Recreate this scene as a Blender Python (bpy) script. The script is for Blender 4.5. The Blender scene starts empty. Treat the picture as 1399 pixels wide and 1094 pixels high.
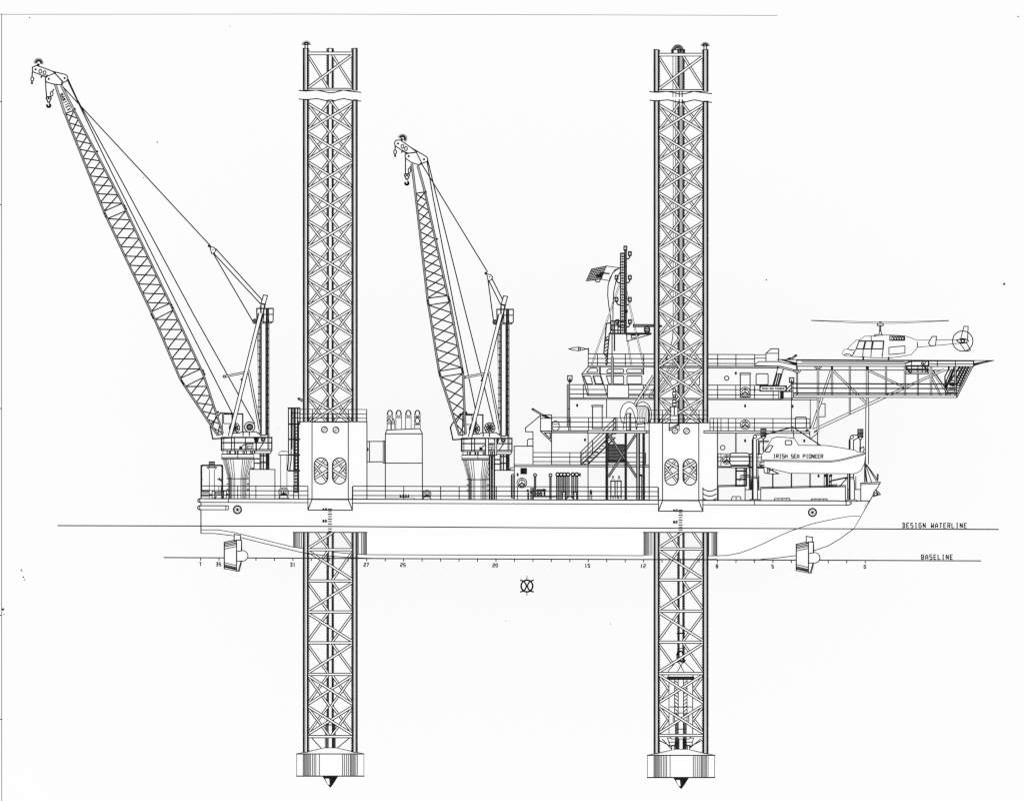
import bpy, math, random
from mathutils import Vector
from mathutils.geometry import tessellate_polygon
random.seed(7)
C = bpy.context.scene
COL = C.collection
S = 0.07                                   # metres per image pixel; positions are taken from image pixels
def W(u, v, d): return Vector(((u-699.5)*S, -d*S, (547-v)*S))

# ------------------------------------------------------------------ materials
def material(name, col, rough=0.9, noise=0.0, scale=3.0):
    m = bpy.data.materials.new(name); m.use_nodes = True
    nt = m.node_tree; b = nt.nodes['Principled BSDF']
    b.inputs['Roughness'].default_value = rough
    b.inputs['Specular IOR Level'].default_value = 0.0
    if noise:
        tc = nt.nodes.new('ShaderNodeTexCoord')
        n = nt.nodes.new('ShaderNodeTexNoise'); n.inputs['Scale'].default_value = scale
        n.inputs['Detail'].default_value = 4
        r = nt.nodes.new('ShaderNodeValToRGB')
        r.color_ramp.elements[0].position = 0.35; r.color_ramp.elements[1].position = 0.7
        r.color_ramp.elements[0].color = (*[max(0, c-noise) for c in col], 1)
        r.color_ramp.elements[1].color = (*[min(1, c+noise) for c in col], 1)
        nt.links.new(tc.outputs['Object'], n.inputs['Vector'])
        nt.links.new(n.outputs['Fac'], r.inputs['Fac'])
        nt.links.new(r.outputs['Color'], b.inputs['Base Color'])
    else:
        b.inputs['Base Color'].default_value = (*col, 1)
    return m
WHITE = material('white_paint', (0.82, 0.82, 0.82), noise=0.012, scale=1.2)
INK = material('black_ink', (0.0030, 0.0030, 0.0030), noise=0.0015, scale=2.2)
PAPER = material('drawing_paper', (0.80, 0.80, 0.80), noise=0.012, scale=0.15)
LW = 1.2
PEN = 1.2                                  # pen weight

# ------------------------------------------------------------------ pixel coordinates read off enlarged views of the image
def PT(s):
    if isinstance(s, str): return [tuple(float(x) for x in p.split(',')) for p in s.split()]
    return list(s)
def Z(x0, y0, k):
    def f(*a):
        if len(a) == 1: return [(x0+x/k, y0+y/k) for x, y in PT(a[0])]
        return (x0+a[0]/k, y0+a[1]/k)
    return f
def box(x0, y0, x1, y1): return [(x0, y0), (x1, y0), (x1, y1), (x0, y1)]
def rr(x0, y0, x1, y1, r, n=4):
    o = []
    for cx, cy, a0 in ((x1-r, y0+r, -90), (x1-r, y1-r, 0), (x0+r, y1-r, 90), (x0+r, y0+r, 180)):
        for i in range(n+1):
            a = math.radians(a0+90*i/n); o.append((cx+r*math.cos(a), cy+r*math.sin(a)))
    return o
def arc(cx, cy, rx, ry=None, a0=0, a1=360, n=24):
    ry = ry or rx
    return [(cx+rx*math.cos(math.radians(a0+(a1-a0)*i/n)), cy+ry*math.sin(math.radians(a0+(a1-a0)*i/n))) for i in range(n+1)]
def ell(cx, cy, rx, ry=None, n=24): return arc(cx, cy, rx, ry, n=n)[:-1]
def lerp(a, b, t): return tuple(x+(y-x)*t for x, y in zip(a, b))
def interp(tab, x):
    if x <= tab[0][0]: return tab[0][1]
    for (x0, y0), (x1, y1) in zip(tab, tab[1:]):
        if x <= x1: return y0+(y1-y0)*(x-x0)/(x1-x0) if x1 > x0 else y1
    return tab[-1][1]

FONT = {
 'A': ["0,6 0,2 2,0 4,2 4,6", "0,4 4,4"], 'B': ["0,0 0,6 3,6 4,5 4,4 3,3 0,3", "3,3 4,2 4,1 3,0 0,0"],
 'C': ["4,0 0,0 0,6 4,6"], 'D': ["0,0 3,0 4,1 4,5 3,6 0,6", "1,0 1,6"], 'E': ["4,0 0,0 0,6 4,6", "0,3 3,3"],
 'G': ["4,1 3,0 1,0 0,1 0,5 1,6 3,6 4,5 4,3 2,3"], 'H': ["0,0 0,6", "4,0 4,6", "0,3 4,3"],
 'I': ["1,0 3,0", "2,0 2,6", "1,6 3,6"], 'L': ["0,0 0,6 4,6"], 'M': ["0,6 0,0 2,3 4,0 4,6"],
 'N': ["0,6 0,0 4,6 4,0"], 'O': ["0,0 4,0 4,6 0,6 0,0"], 'P': ["0,6 0,0 4,0 4,3 0,3"],
 'R': ["0,6 0,0 4,0 4,3 0,3", "2,3 4,6"], 'S': ["4,0 0,0 0,3 4,3 4,6 0,6"], 'T': ["0,0 4,0", "2,0 2,6"],
 'W': ["0,0 0,6 2,3 4,6 4,0"], 'X': ["0,0 4,6", "4,0 0,6"],
 '0': ["1,0 3,0 4,1 4,5 3,6 1,6 0,5 0,1 1,0"], '1': ["1,1 2,0 2,6", "1,6 3,6"], '2': ["0,0 4,0 4,3 0,3 0,6 4,6"],
 '3': ["0,0 4,0 4,6 0,6", "1,3 4,3"], '4': ["0,0 0,3 4,3", "3,0 3,6"], '5': ["4,0 0,0 0,3 4,3 4,6 0,6"],
 '6': ["4,0 0,0 0,6 4,6 4,3 0,3"], '7': ["0,0 4,0 1,6"], '8': ["0,0 4,0 4,6 0,6 0,0", "0,3 4,3"], ' ': []}

# ------------------------------------------------------------------ mesh builder
class MB:
    def __init__(s): s.v = []; s.f = []; s.m = []
    def face(s, pts, mat):
        i = len(s.v); s.v += pts; s.f.append(list(range(i, i+len(pts)))); s.m.append(mat)
    def bar(s, p, q, w, mat=1, h=None, ext=0.0):
        """a square bar between two (u,v,d) points"""
        p = Vector(p); q = Vector(q); t = q-p
        if t.length < 1e-6: return s
        if mat == 1: w = w*PEN if w < .7 else w+.25 if w < 1.8 else w
        t.normalize(); p = p-t*ext; q = q+t*ext
        n1 = t.cross(Vector((0, 0, 1)))
        if n1.length < 1e-3: n1 = Vector((1, 0, 0))
        n1.normalize(); n2 = t.cross(n1); h = h or w
        a = n1*(w/2); b = n2*(h/2); i = len(s.v)
        for c in (p, q):
            for k in (a+b, a-b, -a-b, -a+b): s.v.append(W(*(c+k)))
        for f in ((0, 1, 5, 4), (1, 2, 6, 5), (2, 3, 7, 6), (3, 0, 4, 7), (3, 2, 1, 0), (4, 5, 6, 7)):
            s.f.append([i+j for j in f]); s.m.append(mat)
        return s
    def ln3(s, pts, w=LW, closed=False):
        pts = list(pts)
        if closed: pts = pts+[pts[0]]
        for a, b in zip(pts, pts[1:]): s.bar(a, b, w, 1, None, w*0.25)
        return s
    def ln(s, pts, d, w=LW, closed=False): return s.ln3([(x, y, d) for x, y in PT(pts)], w, closed)
    def hatch(s, us, v0, v1, d, w=0.8):
        for u in us: s.bar((u, v0, d), (u, v1, d), w)
        return s
    def prism(s, pts, d0, d1, w=LW, mat=0, holes=None):
        pts = PT(pts); holes = holes or []
        if holes:
            loops = [pts]+holes; flat = [p for l in loops for p in l]
            tri = tessellate_polygon([[Vector((x, y, 0)) for x, y in l] for l in loops])
            for d in (d0, d1):
                for t in tri: s.face([W(*flat[i], d) for i in t], mat)
        else:
            loops = [pts]
            for d in (d0, d1): s.face([W(x, y, d) for x, y in pts], mat)
        for l in loops:
            n = len(l)
            for i in range(n):
                a, b = l[i], l[(i+1) % n]
                s.face([W(*a, d0), W(*b, d0), W(*b, d1), W(*a, d1)], mat)
                if w:
                    s.bar((*a, d1), (*b, d1), w, 1, None, w*.25); s.bar((*a, d0), (*b, d0), w, 1, None, w*.25)
                    c = l[(i+2) % n]
                    e = Vector((b[0]-a[0], b[1]-a[1])); g = Vector((c[0]-b[0], c[1]-b[1]))
                    if e.length and g.length and e.angle(g) > 0.5: s.bar((*b, d0), (*b, d1), w)
        return s
    def fill(s, pts, d0, d1): return s.prism(pts, d0, d1, None, 1)
    def disk(s, cx, cy, r, d0, d1, mat=0, w=LW): return s.prism(ell(cx, cy, r), d0, d1, w if mat == 0 else None, mat)
    def tube(s, p, q, w, lw=1.0, mid=0):
        """white square member with inked edges"""
        p = Vector(p); q = Vector(q); s.bar(p, q, w, 0)
        t = (q-p).normalized(); n1 = t.cross(Vector((0, 0, 1)))
        if n1.length < 1e-3: n1 = Vector((1, 0, 0))
        n1.normalize(); n2 = t.cross(n1)
        for a in (-1, 1):
            for b in (-1, 1):
                o = n1*(a*w/2)+n2*(b*w/2); s.bar(p+o, q+o, lw)
        if mid:
            for b in (-1, 1): s.bar(p+n2*(b*w/2), q+n2*(b*w/2), mid)
        return s
    def lathe(s, cu, cd, prof, n=40, lines=(), rings=(), lw=0.9, rw=LW):
        """turned about a vertical axis; prof = [(radius, v)]; lines = ratios across the visible half"""
        for (r0, v0), (r1, v1) in zip(prof, prof[1:]):
            for i in range(n):
                a, b = 2*math.pi*i/n, 2*math.pi*(i+1)/n
                s.face([W(cu+r0*math.sin(a), v0, cd+r0*math.cos(a)), W(cu+r0*math.sin(b), v0, cd+r0*math.cos(b)),
                        W(cu+r1*math.sin(b), v1, cd+r1*math.cos(b)), W(cu+r1*math.sin(a), v1, cd+r1*math.cos(a))], 0)
        for k in lines:
            a = math.asin(max(-1, min(1, k)))
            for sg in (1, -1):
                s.ln3([(cu+(r+.1)*math.sin(a), v, cd+sg*(r+.1)*math.cos(a)) for r, v in prof], lw)
        for j in rings:
            r, v = prof[j]
            s.ln3([(cu+r*math.sin(2*math.pi*i/n), v, cd+r*math.cos(2*math.pi*i/n)) for i in range(n)], rw, True)
        return s
    def ball(s, cu, cv, cd, r, mat=0, w=LW):
        n, k = 16, 8
        P = lambda i, j: W(cu+r*math.sin(math.pi*j/k)*math.cos(2*math.pi*i/n), cv-r*math.cos(math.pi*j/k), cd+r*math.sin(math.pi*j/k)*math.sin(2*math.pi*i/n))
        for i in range(n):
            for j in range(k): s.face([P(i, j), P(i+1, j), P(i+1, j+1), P(i, j+1)], mat)
        if mat == 0 and w: s.ln(ell(cu, cv, r), cd, w, True)
        return s
    def text(s, t, u, v, h, d, adv=None, w=0.9, ang=0.0, aspect=0.62):
        """u,v = baseline start"""
        k = h/6.0; adv = adv or h*0.85; ca, sa = math.cos(ang), math.sin(ang)
        for i, ch in enumerate(t):
            for st in FONT[ch]:
                o = []
                for x, y in PT(st):
                    a = i*adv+x*k*aspect*1.5; b = (y-6)*k
                    o.append((u+a*ca-b*sa, v+a*sa+b*ca))
                s.ln(o, d, w)
        return s
    def build(s, name, parent=None):
        root = parent
        while root is not None and root.parent is not None: root = root.parent
        off = root.location if root is not None else Vector((0, 0, 0))
        me = bpy.data.meshes.new(name)
        me.from_pydata([tuple(p-off) for p in s.v], [], s.f)
        me.materials.append(WHITE); me.materials.append(INK)
        me.polygons.foreach_set('material_index', s.m); me.update()
        o = bpy.data.objects.new(name, me); COL.objects.link(o); o.parent = parent
        return o
def thing(name, label, cat, u, v, d, group=None):
    o = bpy.data.objects.new(name, None); COL.objects.link(o); o.location = W(u, v, d)
    o['label'] = label; o['category'] = cat
    if group: o['group'] = group
    return o
def tag(o, label, cat, group=None):
    o['label'] = label; o['category'] = cat
    if group: o['group'] = group
    return o
def deck(u): return 681.0+(u-275)*0.0033

# ================================================================== paper and world
me = bpy.data.meshes.new('paper')
me.from_pydata([W(-2600, 3000, -230), W(4000, 3000, -230), W(4000, -2000, -230), W(-2600, -2000, -230)], [], [(0, 1, 2, 3)])
me.materials.append(PAPER)
paper = bpy.data.objects.new('paper', me); COL.objects.link(paper); paper['kind'] = 'structure'
m = MB()
m.ln([(2.2, 19), (2, 500), (2.4, 1100)], -228.5, .69)
m.ln([(0, 20), (420, 19.6), (1062, 21.5)], -228.5, .5)
for y in (139, 280, 558, 840, 982): m.ln([(-2, y), (2, y)], -228.5, 1)
for x, y, r in ((40.5, 24.5, .9), (215, 194.5, 1), (1047, 382.5, 1), (1372, 388, 1.7), (1391, 23, 1), (29, 778, 1.1), (30, 780, .8), (32, 788, 1.1), (33.5, 791.5, .9),
                (4, 832, 1.8), (5.5, 839, .9), (691, 848, .6), (834, 852, .6), (314, 36, .6), (196, 243, .7), (380, 586, .5)):
    m.fill(ell(x, y, r, n=7), -229.4, -228.6)
tag(m.build('drawing_border'), 'thin ruled frame line and stray ink specks on the white paper behind the vessel', 'border')

# ================================================================== hull
CHINE = [(275, 723.6), (298, 723.6), (321, 727.3), (353, 735.3), (381, 742.3), (400.7, 747), (416, 749.2), (440, 752), (470, 755.3), (501, 757.4), (860, 758.7), (967, 758.9), (980, 758.9), (994, 758.4), (1011.6, 754.9), (1028.7, 748.6), (1046, 740.9), (1063, 732.5), (1080, 725.2), (1091.6, 721.2), (1108.8, 715.5), (1126, 711.5), (1143, 708), (1157.4, 705.5), (1166, 704.5), (1174.5, 704.6)]
KEEL = [(275, 728.4), (292.5, 728.4), (319.5, 731.6), (353, 740), (381, 746.8), (414, 754.8), (445, 758.8), (480, 761.4), (510, 762.4), (860, 763.8), (1040, 763.5), (1057, 762.4), (1087, 758.6), (1111.6, 752), (1131.6, 745.2), (1148.8, 734.9), (1166, 722.3), (1186.5, 686)]
HB = 158.0
def breadth(u): return HB if u < 1040 else max(3.0, HB*math.sqrt(max(0, 1-((u-1040)/152.0)**2)))
def chine_b(u): return breadth(u) if u < 990 else max(2.5, breadth(u)*(1-((u-990)/186.0)**2*0.9) if u < 1176 else 2.5)
def keel_b(u): return breadth(u)-6 if u < 990 else max(2.0, (HB-6)*(1-(u-990)/172.0))
hull = thing('vessel_hull', 'long white ship hull with raked bow and curved stern, two lattice legs passing through it', 'hull', 720, 727, 0)
m = MB()
WELL = [(400.6, 501.2), (879.2, 980.0)]
us = sorted(set([275, 1186.3]+[x for x, _ in CHINE]+[x for x, _ in KEEL if x < 1186]+[1180, 1135, 1000, 1050]))
st = []
for a, b in WELL: us += [a, b]
for u in sorted(set(us)):
    inw = [any(a < u < b for a, b in WELL)]
    for a, b in WELL:
        if u == a: inw = [False, True]
        if u == b: inw = [True, False]
    for w_ in inw:
        cv = interp(CHINE, u); kv = interp(KEEL, u); dv = deck(u)
        if u > 1174.5: cv = min(kv, 704.6); 
        cv = max(min(cv, kv), dv)
        if w_: st.append((u, [(HB, dv), (HB, 727), (84, 727), (84, cv), (80, kv)]))
        else:
            e = (dv+cv)/2 if cv < 727.4 else 727
            st.append((u, [(breadth(u), dv), ((breadth(u)+chine_b(u))/2 if u > 990 else HB, e), (chine_b(u), min(cv, kv)), (chine_b(u), min(cv, kv)), (min(chine_b(u), keel_b(u)), kv)]))
for (u0, s0), (u1, s1) in zip(st, st[1:]):
    for sg in (1, -1):
        for i in range(4):
            m.face([W(u0, s0[i][1], sg*s0[i][0]), W(u0, s0[i+1][1], sg*s0[i+1][0]), W(u1, s1[i+1][1], sg*s1[i+1][0]), W(u1, s1[i][1], sg*s1[i][0])], 0)
    m.face([W(u0, s0[4][1], s0[4][0]), W(u0, s0[4][1], -s0[4][0]), W(u1, s1[4][1], -s1[4][0]), W(u1, s1[4][1], s1[4][0])], 0)
    m.face([W(u0, s0[0][1], s0[0][0]), W(u0, s0[0][1], -s0[0][0]), W(u1, s1[0][1], -s1[0][0]), W(u1, s1[0][1], s1[0][0])], 0)
u0, s0 = st[0]; loop = [(a, b) for a, b in s0]+[(-a, b) for a, b in reversed(s0)]
m.face([W(u0, v, d) for d, v in loop], 0)
for sg in (1, -1):
    m.bar((274.6, 686, sg*HB), (274.6, 728.4, sg*HB), LW)
    ch = [(u, v, sg*(chine_b(u)+.5)) for u, v in CHINE]
    seg = [[p for p in ch if p[0] <= 400.7], [(u, v, sg*84.6) for u, v in CHINE if 400.6 <= u <= 501], [p for p in ch if 501 <= p[0] <= 879]+[(879, 758.8, sg*(HB+.5))], [p for p in ch if p[0] >= 967]]
    for q in seg: m.ln3(q, .8)
    m.ln3([(u, v, sg*(min(chine_b(u), keel_b(u))+.4)) for u, v in KEEL if u <= 1166], .8)
    m.ln3([(u, deck(u), sg*(breadth(u)+.3)) for u in (275, 420, 600, 900, 1040, 1080, 1110, 1135, 1155, 1170, 1180, 1186.3)], LW)
m.ln3([(1166, 722.3, 0), (1202.6, 659, 0)], LW)
hb = m.build('hull_body', hull)
for a, b in WELL:                                     # recess round each leg, drawn with closing lines
    m = MB(); off = b-501.2
    for u in (400.6, 401.8, 403, 404.3, 405.8, 407.4, 409.4, 411.8): m.bar((u+off, 727, 85), (u+off, interp(CHINE, u+off), 85), .75)
    m.ln([(a, 727), (b, 727)], 85, LW)
    for u in (489.5, 485.5, 494, 496, 497.4, 498.7, 499.9, 501): m.bar((u+off, 727, 85), (u+off, interp(CHINE, u+off), 85), .75)
    m.ln3([(a, 727, 85), (a, 727, HB+.3), (b, 727, HB+.3), (b, 727, 85)], LW)
    m.ln([(a, 727), (a, interp(CHINE, a))], 85.5, LW); m.ln([(b, 727), (b, interp(CHINE, b))], 85.5, LW)
    m.build('leg_recess', hull)
def rubrail(u0, u1, v0, v1, e0=False, e1=False, div=()):
    m = MB(); N = max(2, int((u1-u0)/12)); pts = [u0+(u1-u0)*i/N for i in range(N+1)]
    tv = lambda u: v0+(u-u0)*.0033; bv = lambda u: v1+(u-u0)*.0033
    for x, y in zip(pts, pts[1:]):
        a, b = breadth(x)+3, breadth(y)+3
        m.face([W(x, tv(x), a), W(y, tv(y), b), W(y, bv(y), b), W(x, bv(x), a)], 0)
        m.face([W(x, tv(x), a), W(y, tv(y), b), W(y, tv(y), b-5), W(x, tv(x), a-5)], 0)
        m.face([W(x, bv(x), a), W(y, bv(y), b), W(y, bv(y), b-5), W(x, bv(x), a-5)], 0)
        m.ln3([(x, tv(x), a+.2), (y, tv(y), b+.2)], LW); m.ln3([(x, bv(x), a+.2), (y, bv(y), b+.2)], 1.0)
    r = (v1-v0)/2
    if e0:
        p = arc(u0, v0+r, r*1.1, r, 90, 270, 8); m.prism(p, HB-2, HB+3)
    if e1:
        c = bv(u1)-r; p = arc(u1, c, r*2.4, r, -90, 90, 8); m.prism(p, breadth(u1)-1, breadth(u1)+3)
    for u in div: m.bar((u, tv(u), breadth(u)+3.3), (u, bv(u), breadth(u)+3.3), 1)
    return m.build('rub_rail', hull)
rubrail(273, 420.6, 681.0, 685.9, True, div=(312,)); rubrail(481.5, 899, 681.7, 687.2); rubrail(960, 1156, 683.4, 689.3, e1=True, div=(1030.6,))
rubrail(273, 312, 690.6, 696, True, div=(308.6, 312))
m = MB()
for sg in (1, -1):
    q = [(1176, 659.8, 72*sg), (1188, 659.2, 42*sg), (1202.6, 658.6, 0), (1195, 671.5, 0), (1187, 685, 0), (1176, 684.2, 70*sg)]
    m.face([W(*p) for p in (q[0], q[1], q[3], q[4], q[5])], 0); m.face([W(*p) for p in (q[1], q[2], q[3])], 0)
    m.ln3(q[:3], LW); m.ln3([(a, b+2, c) for a, b, c in q[:2]]+[(1201.3, 660.7, .8*sg)], .8); m.ln3([q[0], q[5]], LW); m.ln3([q[5], (1187, 684.2, 8*sg)], LW)
m.build('bow_bulwark', hull)
for cx, cy in ((324.4, 696), (1110, 699.7)):          # thruster markings
    d = breadth(cx)+1; m = MB()
    m.ln(ell(cx, cy, 5.3), d, 1.7, True); m.ln(ell(cx, cy, 1.1), d, .9, True)
    for k in range(8):
        a = math.pi*k/4+.2; m.ln([(cx, cy), (cx+5*math.cos(a), cy+5*math.sin(a))], d, .55)
    m.build('thruster_marking', hull)
for cx, dv in ((450.8, 0), (929.8, 1.4)):             # draught marks
    m = MB(); m.text('40', cx-9.6, 697+dv, 2.7, 167.4, 3.3, 1.1); m.text('60', cx-9.6, 712.8+dv, 2.6, HB+1.2, 3.3, 1.15); m.build('draught_number', hull)
    for i in range(10):
        y = 695.3+dv+i*3.35; k = 2.6 if i % 2 == 0 else 2.0
        MB().ln([(cx-k, y), (cx+k, y)], 167.2 if i == 0 else HB+1.2, 1.25).build('draught_mark', hull)
m = MB(); zb = Z(950, 570, 5.1815)
m.prism(zb("1258,545 1275,512 1298,530 1310,545 1285,552 1262,560"), 0, 8, 1.0)
m.ln(zb("1262,530 1296,540 1270,556 1262,530"), 8.5, 1.2); m.ln(zb("1280,515 1290,545"), 8.5, 1.2)
tag(m.build('anchor'), 'small stowed anchor hanging under the flare of the bow', 'anchor')

# ================================================================== jack-up legs
def leg(u0, dt, df, lower, label, extra):
    """u0 shifts the leg along the hull, dt/df shift its top and its footing"""
    L = thing('jackup_leg', label, 'leg', 451.3+u0, 1060+df, 126, 'lattice legs of the jack-up vessel')
    X = lambda x: x+u0
    DN, DB = 142.0, 94.0
    segs = ((66.4+dt, 123.6+dt), (136.8+dt, 1027+df*.8))
    def rack(m, xs, xe, d, dirn):
        for a, b in segs:
            if d == DB and b > 700:
                m.fill(box(min(xs, xe), a, max(xs, xe), 700), d-1.5, d+1.5)
                for x in (xs, (xs+xe)/2, xe): m.bar((x, 700, d), (x, b, d), .6)
            else: m.fill(box(min(xs, xe), a, max(xs, xe), b), d-1.5, d+1.5)
            y = a+.4
            while y < b-1:
                m.bar((xe, y+.55, d), (xe+dirn*1.2, y+.55, d), 1.3); y += 2.25
    for side in (-1, 1):
        m = MB(); o = X(414.2) if side < 0 else X(488.2)
        for a, b in segs:
            p0, p1 = sorted((o, o-side*5.4))
            m.prism(box(p0, a, p1, b), DN-4, DN+4, .8)
            for k, w in ((.45, .9), (1.4, .72), (2.4, .5), (3.4, .3)):
                for dd in (DN+4.2, DN-4.2): m.bar((o-side*k, a, dd), (o-side*k, b, dd), w)
        c = m.build('chord', L)
        m = MB(); rack(m, o-side*5.3, o-side*7.3, DN, -side); m.build('rack', c)
    m = MB(); cx = X(451.2)
    for a, b in segs:
        m.prism(box(cx-2.3, a, cx+2.3, b), DB-4, DB+3, .8)
        if u0: m.hatch([cx-1.2, cx, cx+1.1], a, min(b, 600), DB+3.3, .5)
    c = m.build('chord', L)
    m = MB(); rack(m, cx-2.6, cx-4.1, DB, -1); rack(m, cx+2.6, cx+4.1, DB, 1); m.build('rack', c)
    A, B = X(421.8), X(480.6)
    def brace(p, q, w=3.0): MB().tube(p, q, w, .95).build('brace', L)
    def rear(left, top_at_chord, n0, n1, k):
        x = A if left else B; xx = cx-(1.4 if left else -1.4)
        ya, yb = (n0+4.5, n1+.5) if top_at_chord else (n1-4.5, n0-.5)
        brace((x, ya, DN-7-k), (xx, yb, DB+6-k), 2.7)
    def xpanel(n0, n1, flip, clip=None):
        a = (A, n0+2.2, DN+(1.8 if flip else -1.8)), (B, n1-2.2, DN+(1.8 if flip else -1.8))
        b = (A, n1-2.2, DN-(1.8 if flip else -1.8)), (B, n0+2.2, DN-(1.8 if flip else -1.8))
        if clip:                                      # cut by the break: only below this height
            def cut(p, q):
                if p[1] > q[1]: p, q = q, p
                t = max(0, (clip-p[1])/(q[1]-p[1])); return lerp(p, q, t), q
            a, b = cut(*a), cut(*b)
        brace(*a); brace(*b)
        for left in (True, False):
            rear(left, True, n0, n1, 0); rear(left, False, n0, n1, 3.5)
    y = 139.9+dt; k = 0
    while y < 700:
        xpanel(y, y+40.03, k % 2 == 1); y += 40.03; k += 1
    def kpanel(n0, n1, up, horiz=True):
        if up:
            brace((A, n1-2.5, DN), (B, n0+2.5, DN))
            rear(True, True, n0, n1, 0); rear(False, False, n0, n1, 0)
        else:
            brace((A, n0+2.5, DN), (B, n1-2.5, DN))
            rear(True, False, n0, n1, 0); rear(False, True, n0, n1, 0)
        if horiz: brace((A, n1, DN+.6), (B, n1, DN+.6), 3.2)
    brace((A, 73.4+dt, DN+.6), (B, 73.4+dt, DN+.6), 3.8); kpanel(73.4+dt, 122+dt, True, False)
    brace((A, 122.3+dt, DN+.6), (B, 122.3+dt, DN+.6), 2.4)
    h = lower
    kpanel(h[0]-42.5, h[0], True); kpanel(h[0], h[1], False); kpanel(h[1], h[2], True); kpanel(h[2], h[3], False); kpanel(h[3], h[4], True)
    xpanel(h[4], h[5], True); xpanel(h[5], h[6]-1.5, True); brace((A, h[6], DN+.6), (B, h[6], DN+.6), 3.2)
    # wavy drawing breaks
    zt = Z(390+u0, 40+dt, 6.833)
    for s in ("125,572 150,577 200,579 250,574 290,570 350,582 410,596 460,592 500,580 540,570 600,580 705,592", "125,653 160,657 200,658 250,654 300,650 360,665 410,674 460,670 500,658 545,650 620,665 705,673"):
        
        for d in (DN+6, DB-6): MB().ln(zt(s), d, 1.1).build('break_line', L)
    # footing
    F = lambda v: v+df
    m = MB(); fc = X(451.3); R = 45.8
    us = [414.2, 415.5, 416.8, 418.2, 419.6, 421, 422.5, 424.3, 427, 429.3, 431.5, 436.3, 468, 470.5, 473.5, 476, 478.5, 479.8, 481.2, 482.8, 484.5, 486.2, 488.2]
    m.lathe(fc, 126, [(0.5, F(1021.3)), (8.5, F(1021.3)), (R, F(1029.3))], 48, rings=(1,))
    m.ln3([(fc-R, F(1029.3), 126), (fc-8.5, F(1021.3), 126)], 1.1); m.ln3([(fc+R, F(1029.3), 126), (fc+8.5, F(1021.3), 126)], 1.1)
    m.lathe(fc, 126, [(R, F(1029.3)), (R, F(1059.5)), (.5, F(1059.5))], 48, rings=(0, 1))
    for u in [405.6, 497]+us:
        a = math.asin(max(-1, min(1, (X(u)-fc)/R)))
        for sg in (1, -1): m.bar((X(u), F(1029.3), 126+sg*(R+.2)*math.cos(a)), (X(u), F(1059.5), 126+sg*(R+.2)*math.cos(a)), .8)
    ft = m.build('footing', L)
    m = MB(); n = 32
    for i in range(n):                                # tip: black turned point with one pale facet
        a, b = 2*math.pi*i/n, 2*math.pi*(i+1)/n; mid = math.degrees((a+b)/2)
        pr = [(11, 1059.5), (8.6, 1063), (6.2, 1067), (3.6, 1071), (.4, 1075)]
        for j, ((r0, v0), (r1, v1)) in enumerate(zip(pr, pr[1:])):
            pale = 305 < mid < 352 and 1 <= j <= 2
            m.face([W(fc+r0*math.sin(a), F(v0), 126+r0*math.cos(a)), W(fc+r0*math.sin(b), F(v0), 126+r0*math.cos(b)), W(fc+r1*math.sin(b), F(v1), 126+r1*math.cos(b)), W(fc+r1*math.sin(a), F(v1), 126+r1*math.cos(a))], 0 if pale else 1)
    m.build('footing_tip', ft)
    m = MB(); m.lathe(cx, DB, [(6.8, F(989.7)), (6.8, F(1022))], 24, lines=(-1, -.86, -.7, -.55, -.38, .38, .5, .62, .75, .88, 1), rings=(0,), lw=.75); m.build('chord_sleeve', L)
    MB().ln([(X(425.5), F(1007)), (X(438.5), F(1021))], 120, 1).build('footing_stay', L); MB().ln([(X(478), F(1007)), (X(461), F(1021))], 120, 1).build('footing_stay', L)
    lx = X(418.5) if not u0 else 963.5                # fan-shaped warning lamp on a chord
    m = MB(); y = 61.5+(dt if u0 else 0)
    m.fill(arc(lx, y, 4.3, 4.0, 180, 360, 12)+arc(lx, y, 1.5, 1.5, 360, 180, 6), DN-2, DN+2)
    for k in range(13):
        a = math.radians(180+15*k); m.ln([(lx+2*math.cos(a), y+2*math.sin(a)), (lx+6.2*math.cos(a), y+5.6*math.sin(a))], DN, .5)
    m.prism(box(lx-1.8, y, lx+1.8, y+5), DN-2, DN+2, 1.2); m.build('warning_lamp', L)
    if extra: extra(L, DN, DB)
    return L
leg(0, 0, 0, (750.6, 793.3, 835.6, 877.7, 920.7, 963, 1005.6), 'tall lattice leg with broken top near the stern, clear down its whole inside', None)
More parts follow.
